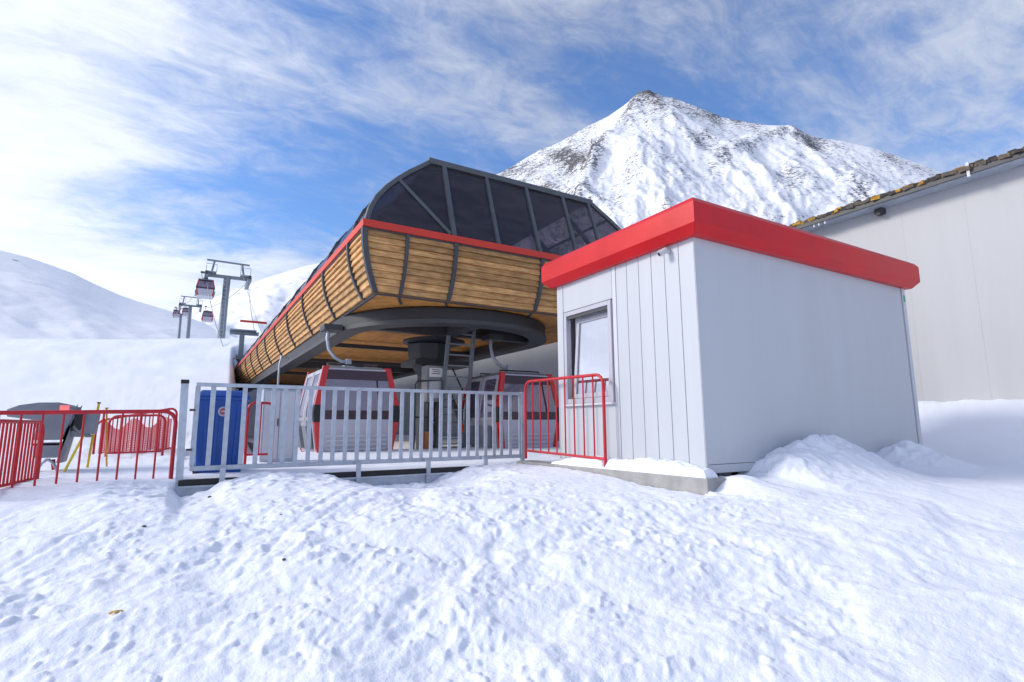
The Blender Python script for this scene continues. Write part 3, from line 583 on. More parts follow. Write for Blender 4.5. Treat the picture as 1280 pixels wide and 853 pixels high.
# ------------------------------------------------------------------ ski pass gate, poles, net
def make_gate():
    U0, U1 = 9.25, 9.75; k = 9.25/9.6
    t = thing('turnstile', (-1.5, 9.5, 1.05), 'grey rounded ski pass gate with a red lamp patch and black reader box', 'turnstile')
    def q(pts): return [(x, z+.035) for x, z in pts]
    hood = q([(-1.96, 1.70), (-1.97, 1.79), (-1.85, 1.85), (-1.66, 1.885), (-1.46, 1.89), (-1.34, 1.86), (-1.285, 1.80), (-1.30, 1.68), (-1.35, 1.54), (-1.385, 1.40), (-1.67, 1.40), (-1.66, 1.55), (-1.70, 1.66)])
    MB().prism(hood, U0, U1).build('hood', GREYP, t, bevel=.02, smooth=True)
    MB().prism([(-1.665, 1.365), (-1.39, 1.365), (-1.39, 1.392), (-1.665, 1.392)], U0+.02, U1-.02).build('seam', BLACK, t)
    MB().prism(q([(-1.65, 1.17), (-1.40, 1.17), (-1.37, 1.36), (-1.66, 1.36)]), U0+.02, U1-.02).build('lower_box', GREYP, t, bevel=.015)
    MB().box((-1.44, U0-.006, 1.815), (-1.34, U0+.01, 1.885)).build('lamp', LAMPR, t)
    MB().prism(q([(-1.32, 1.76), (-1.27, 1.84), (-1.29, 1.7), (-1.36, 1.48), (-1.42, 1.10), (-1.36, 1.10), (-1.31, 1.42)]), U0+.05, U1-.1).build('side_leg', GREYP, t, bevel=.008)
    MB().prism(q([(-1.235, 1.78), (-1.04, 1.78), (-1.06, 1.47), (-1.22, 1.47), (-1.30, 1.56)]), U0+.08, U0+.42).build('reader_housing', GREYP, t, bevel=.015)
    MB().prism(q([(-1.29, 1.77), (-1.175, 1.77), (-1.185, 1.56), (-1.22, 1.52), (-1.285, 1.60)]), U0+.05, U0+.078).build('reader_screen', BLACK, t, bevel=.004)
    MB().prism(q([(-1.30, 1.52), (-1.10, 1.46), (-1.10, 1.425), (-1.34, 1.44)]), U0+.1, U0+.3).build('reader_bracket', GREYP, t, bevel=.006)
    for s in (-1, 1):
        MB().tube([(-1.53, U0+.2, 1.18), (-1.53+s*.06, U0+.2, 1.13), (-1.53+s*.13, U0+.22, .98)], .018, 8).build('leg', GALV, t, smooth=True)
    MB().tube([(-1.50, U0+.35, 1.17), (-1.47, U0+.35, .98)], .025, 8).build('leg', REDTUBE, t, label='red leg')
make_gate()
for a, b, lb in (((-1.07, 9.6, 1.93), (-1.14, 9.75, 1.0), 'yellow slalom pole standing upright beside the grey gate'), ((-1.17, 9.3, 1.47), (-1.33, 9.25, .98), 'short yellow pole leaning at the foot of the grey gate'), ((-.99, 9.75, 1.86), (-.93, 9.9, 1.0), 'thin orange pole at the left end of the pink net')):
    t = thing('pole', b, lb, 'pole'); mm = YEL if 'yellow' in lb else mat('orange_pole', (.75, .30, .05), .5)
    MB().tube([b, a], .016 if 'thin' not in lb else .012, 8).build('shaft', mm, t, smooth=True); MB().tube([a, Vector(a)+(Vector(a)-Vector(b)).normalized()*.015], .023, 8).build('tip', BLACK if 'upright' in lb else mm, t)
def make_net():
    t = thing('safety_net', (-.8, 13.3, 1.0), 'pinkish red safety net sagging on the snow behind the red barriers', 'net')
    m = MB(); nu, nz = 34, 16
    def P(i, k):
        s = i/nu; h = k/nz; top = 1.72-.20*math.sin(s*PI*2.2)**2+.07*s; z0 = 1.02
        return Vector((-1.40+s*1.14, 13.3+.12*math.sin(s*9)+.05*math.sin(h*5+s*7), z0+(top-z0)*h))
    for i in range(nu+1):
        for k in range(nz): m.bar(P(i, k), P(i, k+1), .020, .004, up=(0, 1, 0))
    for k in range(nz+1):
        for i in range(nu): m.bar(P(i, k), P(i+1, k), .004, .026, up=(0, 0, 1))
    o = m.build('mesh_strands', NETM, t); o['kind'] = 'stuff'
    for s in (0, 17, 34):
        p = P(s, 0); MB().tube([(p.x, p.y+.03, .98), (p.x, p.y+.03, P(s, nz).z+.04)], .014, 8).build('stake', REDTUBE, t)
make_net()

# ------------------------------------------------------------------ gondola station
SV0, SV1, SU0, SU1 = 2.83, 10.85, 10.5, 45.0
ST0, ST1 = 5.54, 4.34            # top and bottom of the timber skirt
def inset(s): return .36*s**2.1
def make_station():
    t = thing('gondola_station', (6.8, 14, .95), 'long gondola lift station with larch skirt, red trim and smoked glass canopy', 'station')
    lb = [SU0, 11.64, 14.18, 17.1, 20.1, 23.2, 26.3, 29.4, 32.5, 35.6, 38.7, 41.8, SU1]
    fb = [SV0, 3.70, 4.81, 7.09, 9.37, SV1]
    NR = 9
    def zs(s): return ST0+(ST1-ST0)*s
    for r in range(NR):
        s0, s1 = r/NR, (r+1)/NR-.006; i0, i1 = inset(s0), inset(s1); p0, p1 = .004, .054
        for k in range(len(lb)-1):
            a, b = lb[k], lb[k+1]
            a0, a1 = (a+i0+.02, a+i1+.02) if k == 0 else (a+.02, a+.02)
            b -= .02
            x0, x1 = SV0+i0, SV0+i1; j = random.uniform(-.003, .004)
            MB().hexa([(x1-p1-j, a1, zs(s1)), (x1+.02, a1, zs(s1)), (x1+.02, b, zs(s1)), (x1-p1-j, b, zs(s1)), (x0-p0, a0, zs(s0)), (x0+.02, a0, zs(s0)), (x0+.02, b, zs(s0)), (x0-p0, b, zs(s0))]).build('plank', PLANK, t)
        for k in range(len(fb)-1):
            a, b = fb[k], fb[k+1]
            a0, a1 = (a+i0+.02, a+i1+.02) if k == 0 else (a+.02, a+.02)
            b0, b1 = (b-i0-.02, b-i1-.02) if k == len(fb)-2 else (b-.02, b-.02)
            y0, y1 = SU0+i0, SU0+i1; j = random.uniform(-.003, .004)
            MB().hexa([(a1, y1-p1-j, zs(s1)), (b1, y1-p1-j, zs(s1)), (b1, y1+.02, zs(s1)), (a1, y1+.02, zs(s1)), (a0, y0-p0, zs(s0)), (b0, y0-p0, zs(s0)), (b0, y0+.02, zs(s0)), (a0, y0+.02, zs(s0))]).build('plank', PLANK, t)
    # right and far sides, out of sight behind the hut: same skirt, closed
    bk = MB(); N = 8
    for q in range(N):
        s0, s1 = q/N, (q+1)/N; i0, i1 = inset(s0)+.022, inset(s1)+.022; z0, z1 = zs(s0), zs(s1)
        A0 = [(SV0+i0, SU0+i0), (SV1-i0, SU0+i0), (SV1-i0, SU1), (SV0+i0, SU1)]; A1 = [(SV0+i1, SU0+i1), (SV1-i1, SU0+i1), (SV1-i1, SU1), (SV0+i1, SU1)]
        for e in range(4):
            f = (e+1) % 4; bk.add([(*A0[e], z0), (*A0[f], z0), (*A1[f], z1), (*A1[e], z1)], [(0, 1, 2, 3)])
    bk.build('skirt_backing', RIB, t)
    # right skirt boards joined (not visible from the square)
    # ribs
    def rib(fn, w):
        m = MB(); n = 10
        for q in range(n):
            s0, s1 = q/n, (q+1)/n; a = fn(s0); b = fn(s1); m.hexa(b+a)
        return m.build('skirt_rib', RIB, t)
    for k, u in enumerate(lb[1:]):
        rib(lambda s, u=u: [(SV0+inset(s)-.088, u-.045, zs(s)), (SV0+inset(s)+.01, u-.045, zs(s)), (SV0+inset(s)+.01, u+.045, zs(s)), (SV0+inset(s)-.088, u+.045, zs(s))], .09)
    for v in fb[1:-1]:
        w = .045 if v > 4 else .035
        rib(lambda s, v=v, w=w: [(v-w, SU0+inset(s)-.088, zs(s)), (v+w, SU0+inset(s)-.088, zs(s)), (v+w, SU0+inset(s)+.01, zs(s)), (v-w, SU0+inset(s)+.01, zs(s))], .09)
    for v, sg in ((SV0, 1), (SV1, -1)):
        rib(lambda s, v=v, sg=sg: [(v+sg*(inset(s)-.08), SU0+inset(s)-.08, zs(s)), (v+sg*(inset(s)+.03), SU0+inset(s)-.08, zs(s)), (v+sg*(inset(s)+.03), SU0+inset(s)+.03, zs(s)), (v+sg*(inset(s)-.08), SU0+inset(s)+.03, zs(s))], .09)
    # red trim round the top of the skirt, dark lip below
    def rim(o, w, z0, z1, name, m, g=.0):
        a, b, c, d = SV0-o, SV1+o, SU0-o, SU1+o
        for k, (p, q) in enumerate((((a, c), (b, c+w)), ((a, c+w+.002), (a+w, d)), ((b-w, c+w+.002), (b, d)), ((a+w+.002, d-w), (b-w-.002, d)))):
            MB().box((p[0], p[1], z0), (q[0], q[1], z1)).build(name, m, t)
    rim(.07, .16, 5.565, 5.715, 'roof_trim', REDTRIM); rim(.035, .12, 5.53, 5.562, 'trim_lip', RIB)
    MB().box((SV0+.1, SU0+.1, 5.50), (SV1-.1, SU1-.1, 5.528)).build('machine_floor', DARK, t)
    # soffit boards, dark joints behind
    VS = [3.21, 5.0, 6.85, 8.7, SV1-.38]; US = [10.88, 13.3, 15.8, 18.5, 21.5, 24.5, 27.5, 30.5, 34, 38, 42, SU1-.05]
    for a, b in zip(VS[:-1], VS[1:]):
        for c, d in zip(US[:-1], US[1:]):
            MB().box((a+.012, c+.012, 4.325), (b-.012, d-.012, 4.345)).build('soffit_board', SOFF, t)
    MB().box((3.2, 10.87, 4.347), (SV1-.37, SU1-.03, 4.36)).build('soffit_backing', RIB, t)
    for a, b in (((3.2, 10.87), (SV1-.37, 10.93)),): MB().box((a[0], a[1], 4.295), (b[0], b[1], 4.322)).build('soffit_edge', RIB, t)
    MB().box((3.19, 10.935, 4.295), (3.25, SU1, 4.322)).build('soffit_edge', RIB, t)
    for v in (3.7, 4.81, 7.09): MB().hexa([(v-.03, 10.935, 4.30), (v+.03, 10.935, 4.30), (v+.33, 11.6, 4.30), (v+.27, 11.6, 4.30), (v-.03, 10.935, 4.324), (v+.03, 10.935, 4.324), (v+.33, 11.6, 4.324), (v+.27, 11.6, 4.324)]).build('soffit_batten', RIB, t)
    # horseshoe rail ring under the soffit
    RC, RU, RR = 6.06, 14.0, 2.90
    def horse(r_out, r_in, z0, z1, name, m):
        path = [(-1, 44.5)]+[(-1, u) for u in (35, 26, 20, 16)]
        pts = []
        for u in (44.5, 35, 26, 20, 16): pts.append(((RC-r_out, u), (RC-r_in, u)))
        for k in range(0, 49):
            q = PI+PI*k/48; pts.append(((RC+r_out*math.cos(q), RU+r_out*math.sin(q)), (RC+r_in*math.cos(q), RU+r_in*math.sin(q))))
        for u in (16, 20, 26, 35, 44.5): pts.append(((RC+r_out, u), (RC+r_in, u)))
        mm = MB(); vs = []
        for o, i in pts: vs += [(o[0], o[1], z0), (i[0], i[1], z0), (i[0], i[1], z1), (o[0], o[1], z1)]
        n = len(pts); fs = [(0, 1, 2, 3), (4*n-4, 4*n-1, 4*n-2, 4*n-3)]
        for k in range(n-1):
            for e in range(4): f = (e+1) % 4; fs.append((4*k+e, 4*k+f, 4*k+4+f, 4*k+4+e))
        mm.add(vs, fs).build(name, m, t, smooth=True)
    horse(2.90, 2.60, 4.02, 4.285, 'rail_ring', RINGM)
    horse(2.93, 2.45, 3.92, 4.015, 'rail_flange', RINGL)
    # cross beams, bullwheel and pillar inside the horseshoe
    for a, b, w in (((RC-2.6, 13.4, 4.14), (RC+2.6, 13.4, 4.14), .22), ((RC-.1, 11.4, 4.12), (RC-.1, 14.0, 4.12), .30), ((RC-2.55, 17.5, 4.14), (RC+2.55, 17.5, 4.14), .14), ((RC-2.55, 22, 4.14), (RC+2.55, 22, 4.14), .14), ((RC-2.55, 28, 4.14), (RC+2.55, 28, 4.14), .14)):
        MB().bar(a, b, w, .30 if w > .2 else .12).build('cross_beam', DARK, t)
    MB().lathe((RC, 14.6), [(.75, 3.92), (.9, 3.96), (.9, 4.02), (.75, 4.06)], 40).build('bullwheel', DARK, t, smooth=True)
    MB().lathe((RC-.15, 14.6), [(.35, .93), (.34, 3.0), (.62, 3.45), (.66, 3.88)], 8).build('pillar', RINGL, t)
    MB().box((RC-.75, 14.1, 3.28), (RC+1.0, 15.3, 3.42)).build('pillar_head', DARK, t)
    for u in (24, 38):
        for v in (RC-.8, RC+.8): MB().box((v-.3, u-.3, .9), (v+.3, u+.3, 4.28)).build('pillar', CONC, t)
    for u, v in ((24, RC), (38, RC)): MB().box((v-2.6, u-.25, 4.0), (v+2.6, u+.25, 4.27)).build('cross_beam', DARK, t)
    # canopy: front leans back, arched flank, flat crown
    CB, CT, LEAN = 5.715, 7.70, .66
    arch = [(0, 0), (.10, .17), (.26, .33), (.50, .49), (.77, .635), (1.08, .78), (1.38, .90), (1.62, 1.0)]
    CV0, CV1 = SV0+.02, SV1-.02
    L = [(CV0+o, CB+h*(CT-CB)) for o, h in arch]; Rr = [(CV1-o, CB+h*(CT-CB)) for o, h in arch]
    def fu(z): return SU0+.04+LEAN*(z-CB)/(CT-CB)
    mull = [4.80, 5.93, 7.085, 8.24, 9.12]
    # front panes: from the arch to the first mullion, then rectangles, then the right arch
    def front(poly, name, m, th=.012):
        mm = MB(); n = len(poly); vs = [(x, fu(z), z) for x, z in poly]+[(x, fu(z)+th, z) for x, z in poly]
        return mm.add(vs, [tuple(range(n)), tuple(range(n, 2*n))[::-1]]+[(i, (i+1) % n, n+(i+1) % n, n+i) for i in range(n)]).build(name, m, t)
    HR = 4                                                    # arch index where the raking rib starts
    lo = [(4.80, CB)]+L[:HR+1]; hi = [(4.80, CB)]+L[HR:]+[(4.80, CT)]
    front(lo[::-1], 'canopy_pane', PANE); front(hi[::-1], 'canopy_pane', PANE)
    for a, b in zip(mull[:-1], mull[1:]): front([(a, CB), (b, CB), (b, CT), (a, CT)], 'canopy_pane', PANE)
    front([(mull[-1], CB)]+Rr+[(mull[-1], CT)], 'canopy_pane', PANE)
    def F(x, z, o=0): return Vector((x, fu(z)-o, z))
    for k, v in enumerate(mull):
        MB().bar(F(v, CB, .02), F(v, CT, .02), .085 if k else .11, .07, up=(0, 1, .3)).build('canopy_mullion', FRAME, t)
    MB().bar(F(L[HR][0], L[HR][1], .02), F(4.72, CB+.05, .02), .07, .06, up=(0, 1, .3)).build('canopy_brace', FRAME, t)
    for seq in (L, Rr):
        m = MB()
        for a, b in zip(seq[:-1], seq[1:]): m.bar(F(a[0], a[1], .01), F(b[0], b[1], .01), .09, .09, up=(0, 1, .3))
        m.build('canopy_arch', FRAME, t)
    MB().bar(F(L[-1][0]-.05, CT, -.02), F(Rr[-1][0]+.05, CT, -.02), .20, .13).build('canopy_ridge', FRAME, t)
    # left flank: smoked panes between arched hoops, crown roof in metal sheets
    hoops = lb
    for k in range(len(hoops)-1):
        for i in range(len(L)-1):
            (x0, z0), (x1, z1) = L[i], L[i+1]
            a0, a1 = (fu(z0), fu(z1)) if k == 0 else (hoops[k], hoops[k]); b = hoops[k+1]
            pr = MB().add([(x0, a0, z0), (x0, b, z0), (x1, b, z1), (x1, a1, z1)], [(0, 1, 2, 3)])
            if i == 0: acc = MB()
            acc.add(pr.v, pr.f)
        acc.build('flank_pane', PANE if k < 5 else ROOFM, t)
        m = MB()
        for i in range(len(L)-1): m.bar((L[i][0]-.02, hoops[k+1], L[i][1]), (L[i+1][0]-.02, hoops[k+1], L[i+1][1]+.02), .07, .05)
        m.build('canopy_hoop', FRAME, t)
    for k in range(len(hoops)-1):
        a = fu(CT) if k == 0 else hoops[k]
        MB().box((L[-1][0], a+.01, CT), (Rr[-1][0], hoops[k+1]-.01, CT+.05)).build('roof_sheet', ROOFM, t)
    ru = [SU0, 12.3, 14.1, 16.0, 18.0, 20.5, 24, 30, 37, SU1]
    for k in range(len(ru)-1):
        acc = MB(); m = MB()
        for i in range(len(Rr)-1):
            (x0, z0), (x1, z1) = Rr[i], Rr[i+1]; a0, a1 = (fu(z0), fu(z1)) if k == 0 else (ru[k], ru[k])
            acc.add([(x0, a0, z0), (x0, ru[k+1], z0), (x1, ru[k+1], z1), (x1, a1, z1)], [(0, 1, 2, 3)])
            m.bar((x0, ru[k+1], z0), (x1, ru[k+1], z1), .09, .09)
        acc.build('flank_pane', PANE, t); m.build('canopy_hoop', FRAME, t)
    for z, j in ((L[3][1], 3), (L[5][1], 5)): MB().bar((Rr[j][0], fu(z)+.1, z), (Rr[j][0], SU1, z), .06, .06).build('canopy_purlin', FRAME, t)
    MB().prism([(CV0, CB)]+L+Rr[::-1]+[(CV1, CB)], SU1-.03, SU1).build('end_wall', ROOFM, t)
    # plain dark boxes added so the canopy stays dark inside
    MB().box((3.9, 13.4, 5.53), (6.9, 24, 7.1)).box((4.2, 24.5, 5.53), (9.2, 44, 7.0)).build('dark_filler', DARK, t)
    MB().bar((7.4, 12, 5.6), (8.6, 17, 7.5), .12, .12).bar((9.6, 12.4, 5.6), (8.6, 17, 7.5), .12, .12).bar((7.2, 14, 6.6), (10.4, 14, 6.4), .1, .1).build('inner_frame', FRAME, t)
    # two red marker arms on the left flank
    MB().bar((SV0-.05, 25.9, 6.12), (1.72, 26.0, 6.14), .07, .09).build('marker_arm', REDTRIM, t)
    MB().bar((SV0-.05, 44.6, 6.55), (1.55, 44.6, 6.22), .09, .12).build('marker_arm', REDTRIM, t)
    # short cable chute hanging from the left rail
    MB().tube([(3.02, 20.8, 4.0), (2.75, 20.6, 4.05), (2.70, 20.6, 3.7), (2.70, 20.6, 2.95), (2.6, 20.5, 2.9)], .035, 8).build('cable_drop', GALV, t, smooth=True)
make_station()

# ------------------------------------------------------------------ things under the station
t = thing('ladder', (6.1, 13.0, .95), 'steel access ladder leaning up from the platform to the orange soffit', 'ladder')
def lp(s, side): return Vector((5.55+.35*s+side*.74, 13.05+.1*s, .95+3.35*s))
for sd_ in (0, 1): MB().bar(lp(0, sd_), lp(1, sd_), .06, .10).build('stringer', STEEL, t)
for k in range(11): s = (k+.6)/11.5; MB().bar(lp(s, 0), lp(s, 1), .10, .03).build('rung', STEEL, t)
t = thing('control_cabinet', (5.5, 13.3, .95), 'pale control cabinet with a white notice at the foot of the ladder', 'cabinet')
MB().box((5.30, 13.2, 2.2), (5.80, 13.6, 3.15)).build('body', mat('cabinet_grey', (.26, .26, .28), .5, var=.1), t, bevel=.01)
MB().box((5.36, 13.19, 2.85), (5.74, 13.199, 3.08)).build('notice', mat('notice', (.8, .8, .8), .6), t)
for z, a in ((3.03, 5.42), (2.98, 5.45), (2.93, 5.42)): MB().box((a, 13.186, z), (5.66, 13.189, z+.018)).build('notice_line', BLACK, t)
MB().box((5.36, 13.19, 2.3), (5.74, 13.199, 2.75)).build('door', TRIMW, t)
MB().box((5.36, 13.25, .95), (5.44, 13.5, 2.2)).box((5.66, 13.25, .95), (5.74, 13.5, 2.2)).build('stand', DARK, t)
t = thing('guard_frame', (5.0, 12.9, .95), 'black tubular guard frame beside the station pillar', 'railing')
MB().tube([(4.86, 12.9, 1.0), (4.86, 12.9, 2.6), (4.93, 12.9, 2.7), (5.6, 12.9, 2.74), (5.6, 12.9, 1.0)], .03, 8).build('frame', DARK, t, smooth=True)
MB().tube([(4.86, 12.9, 1.8), (5.6, 12.9, 1.8)], .022, 8).build('mid_rail', DARK, t)
t = thing('board', (5.3, 13.8, .95), 'reddish brown upright board standing behind the ladder', 'board')
MB().box((5.42, 13.75, .95), (5.66, 13.8, 2.75)).build('panel', ORANGE, t); MB().box((5.40, 13.80, .95), (5.68, 13.84, 1.05)).build('base', DARK, t)
t = thing('traffic_post', (5.05, 12.6, .95), 'orange post low beside the gondola cabin under the station', 'post')
MB().box((5.02, 12.55, .95), (5.12, 12.65, 1.45)).build('shaft', ORANGE, t, bevel=.01); MB().box((4.99, 12.52, .93), (5.15, 12.68, .97)).build('base', BLACK, t)
t = thing('machine_stair', (6.2, 13.7, .95), 'dark steel stair with grey treads behind the ladder', 'stair')
for k in range(7): MB().box((5.8, 13.5+.22*k, 1.0+.22*k), (6.75, 13.72+.22*k, 1.035+.22*k)).build('tread', GALV, t)
for v in (5.77, 6.76): MB().bar((v, 13.5, 1.0), (v, 15.1, 2.6), .04, .2).build('stringer', DARK, t)
MB().tube([(6.78, 13.5, 1.0), (6.78, 13.5, 1.95), (6.78, 15.0, 3.4)], .022, 8).build('handrail', DARK, t)

# ------------------------------------------------------------------ gondola cabins
def make_cabin(loc, label, group):
    x, y, z = loc; t = thing('gondola_cabin', loc, label, 'gondola', group)
    prof = [(0, .78, .96), (.10, .82, 1.0), (.80, .925, 1.07), (.93, .945, 1.08), (1.15, .915, 1.05), (1.86, .775, .93), (1.93, .76, .92)]
    def hw(q): return np.interp(q, [p[0] for p in prof], [p[1] for p in prof])
    def hd(q): return np.interp(q, [p[0] for p in prof], [p[2] for p in prof])
    def loop(q, o=0): a, b = hw(q)+o, hd(q)+o; return [(x-a, y-b, z+q), (x+a, y-b, z+q), (x+a, y+b, z+q), (x-a, y+b, z+q)]
    m = MB(); qs = [0, .10, .45, .80]; vs = [p for q in qs for p in loop(q)]; fs = [(0, 1, 2, 3)]
    for k in range(3):
        for e in range(4): f = (e+1) % 4; fs.append((4*k+e, 4*k+f, 4*k+4+f, 4*k+4+e))
    shell = m.add(vs, fs).build('lower_shell', CABW, t)
    for sy in (-1, 1):
        for q in (.12, .22, .32, .42):
            m = MB(); w = hw(q)*.80; d = y+sy*(hd(q)+.006); m.box((x-w, min(d, d+sy*.02), z+q), (x+w, max(d, d+sy*.02), z+q+.035)).build('ridge', TRIMW, shell)
    # end windows: pane, dark foot band, dark head band
    def endq(sy, q0, q1, s0, s1, o=0.0, th=.01):
        def P(q, s): return (x+s*hw(q), y+sy*(hd(q)+o), z+q)
        a = [P(q0, s0), P(q0, s1), P(q1, s1), P(q1, s0)]; b = [(p[0], p[1]-sy*th, p[2]) for p in a]
        return MB().hexa(a+b)
    for sy in (-1, 1):
        endq(sy, 1.0, 1.70, -.9, .9).build('end_window', CABG, t)
        endq(sy, .805, 1.0, -.9, .9, .004).build('window_foot_band', mat('dark_band', (.05, .025, .04), .25), t)
        endq(sy, 1.70, 1.92, -.9, .9, .004).build('window_head_band', mat('dark_band', (.05, .025, .04), .25), t)
        endq(sy, .99, 1.71, .52, .56, .012, .02).build('window_post', BLACK, t)
        for sx in (-1, 1):
            m = MB(); qq = [0.0, .10, .45, .80, .93, 1.15, 1.5, 1.93, 2.0]
            for q0, q1 in zip(qq[:-1], qq[1:]):
                def C(q, a, b): 
                    h = min(q, 1.93); ex = (q-h)*-.2; return (x+sx*(hw(h)+ex+a), y+sy*(hd(h)+ex+b), z+q)
                m.hexa([C(q0, -.10, .02), C(q0, .03, .02), C(q0, .03, -.09), C(q0, -.10, -.09), C(q1, -.10, .02), C(q1, .03, .02), C(q1, .03, -.09), C(q1, -.10, -.09)])
            pil = m.build('pillar', CABR, t)
            m = MB()
            for q0, q1 in ((.74, .93), (.93, 1.12)):
                def C(q, a, b): return (x+sx*(hw(q)+a), y+sy*(hd(q)+b), z+q)
                m.hexa([C(q0, -.104, .026), C(q0, .036, .026), C(q0, .036, -.094), C(q0, -.104, -.094), C(q1, -.104, .026), C(q1, .036, .026), C(q1, .036, -.094), C(q1, -.104, -.094)])
            m.build('lamp', BLACK, pil)
    # side doors with white curved frames, glass and ski racks
    for sx in (-1, 1):
        for (f0, f1) in ((-.88, -.03), (.03, .88)):
            m = MB(); g = MB(); qq = [.14, .5, .85, 1.0, 1.3, 1.6, 1.9]
            def D(q, f, o): return (x+sx*(hw(q)+o), y+f*.98, z+q)
            for q0, q1 in zip(qq[:-1], qq[1:]):
                for a, b in ((f0, f0+.11), (f1-.11, f1)):
                    m.hexa([D(q0, a, .03), D(q0, b, .03), D(q0, b, .0), D(q0, a, .0), D(q1, a, .03), D(q1, b, .03), D(q1, b, 0), D(q1, a, 0)])
                if q0 >= .85: g.hexa([D(q0, f0+.11, .015), D(q0, f1-.11, .015), D(q0, f1-.11, .007), D(q0, f0+.11, .007), D(q1, f0+.11, .015), D(q1, f1-.11, .015), D(q1, f1-.11, .007), D(q1, f0+.11, .007)])
            for q0, q1 in ((.05, .14), (1.84, 1.93), (.78, .86)): m.hexa([D(q0, f0, .025), D(q0, f1, .025), D(q0, f1, 0), D(q0, f0, 0), D(q1, f0, .025), D(q1, f1, .025), D(q1, f1, 0), D(q1, f0, 0)])
            dr = m.build('door', CABW, t); g.build('glass', CABG, dr)
            MB().hexa([D(.15, f0+.2, .13), D(.15, f1-.2, .13), D(.15, f1-.2, .035), D(.15, f0+.2, .035), D(.66, f0+.2, .15), D(.66, f1-.2, .15), D(.66, f1-.2, .035), D(.66, f0+.2, .035)]).build('ski_rack', GREYP, dr)
    for sy in (-1, 1):
        MB().box((x-.66, min(y+sy*.45, y+sy*.85), z+.40), (x+.66, max(y+sy*.45, y+sy*.85), z+.48)).build('bench', SEAT, t, bevel=.02)
        MB().box((x-.66, min(y+sy*.80, y+sy*.88), z+.5), (x+.66, max(y+sy*.80, y+sy*.88), z+.97)).build('bench_back', SEAT, t, bevel=.02)
    a, b = hw(1.93)-.03, hd(1.93)-.03
    rf = MB().hexa([(x-a, y-b, z+1.93), (x+a, y-b, z+1.93), (x+a, y+b, z+1.93), (x-a, y+b, z+1.93), (x-a+.12, y-b+.12, z+2.02), (x+a-.12, y-b+.12, z+2.02), (x+a-.12, y+b-.12, z+2.02), (x-a+.12, y+b-.12, z+2.02)]).build('roof', GREYP, t)
    MB().box((x-a+.07, y-b-.03, z+1.90), (x+a-.07, y-b+.03, z+1.955)).box((x-a+.07, y+b-.03, z+1.90), (x+a-.07, y+b+.03, z+1.955)).build('roof_rim', CABW, rf, bevel=.01)
    for sy in (-.55, .55): MB().tube([(x-.6, y+sy, z+2.01), (x-.6, y+sy, z+2.08), (x+.6, y+sy, z+2.08), (x+.6, y+sy, z+2.01)], .02, 6).build('roof_bar', DARK, rf)
    m = MB(); m.box((x-.12, y-.16, z+2.0), (x+.12, y+.16, z+2.13)); m.box((x-.06, y-.06, z+2.13), (x+.06, y+.06, z+2.28))
    h = m.build('hanger_base', GALV, t, bevel=.008)
    pts = [(x+.02, y, z+2.22), (x-.16, y+.02, z+2.22), (x-.33, y+.06, z+2.32), (x-.46, y+.1, z+2.52), (x-.50, y+.14, z+2.8), (x-.46, y+.2, z+3.02)]
    MB().tube(pts, .045, 10).build('hanger_arm', GALV, t, smooth=True)
    MB().box((x-.62, y-.05, z+2.98), (x-.18, y+.45, z+3.12)).build('grip', DARK, t)
    return t
cabin = make_cabin((3.34, 13.48, .94), 'white gondola cabin with red pillars parked left of the station ladder', 'gondola cabins of the lift')
dup(cabin, (7.52, 12.78, .93), 'white gondola cabin with red pillars half hidden by the white hut', 'gondola cabins of the lift')
dup(cabin, (.85, 72.6, 16.75), 'red and white gondola hanging high on the rope beside the nearest tower', 'gondola cabins of the lift')
dup(cabin, (2.2, 122, 22.2), 'small far gondola hanging below and left of the nearest lift tower', 'gondola cabins of the lift')
dup(cabin, (-4.6, 186, 33.6), 'far gondola hanging left of the two distant lift towers', 'gondola cabins of the lift')
dup(cabin, (-1.9, 160, 29.6), 'far gondola hanging between the two distant lift towers', 'gondola cabins of the lift')

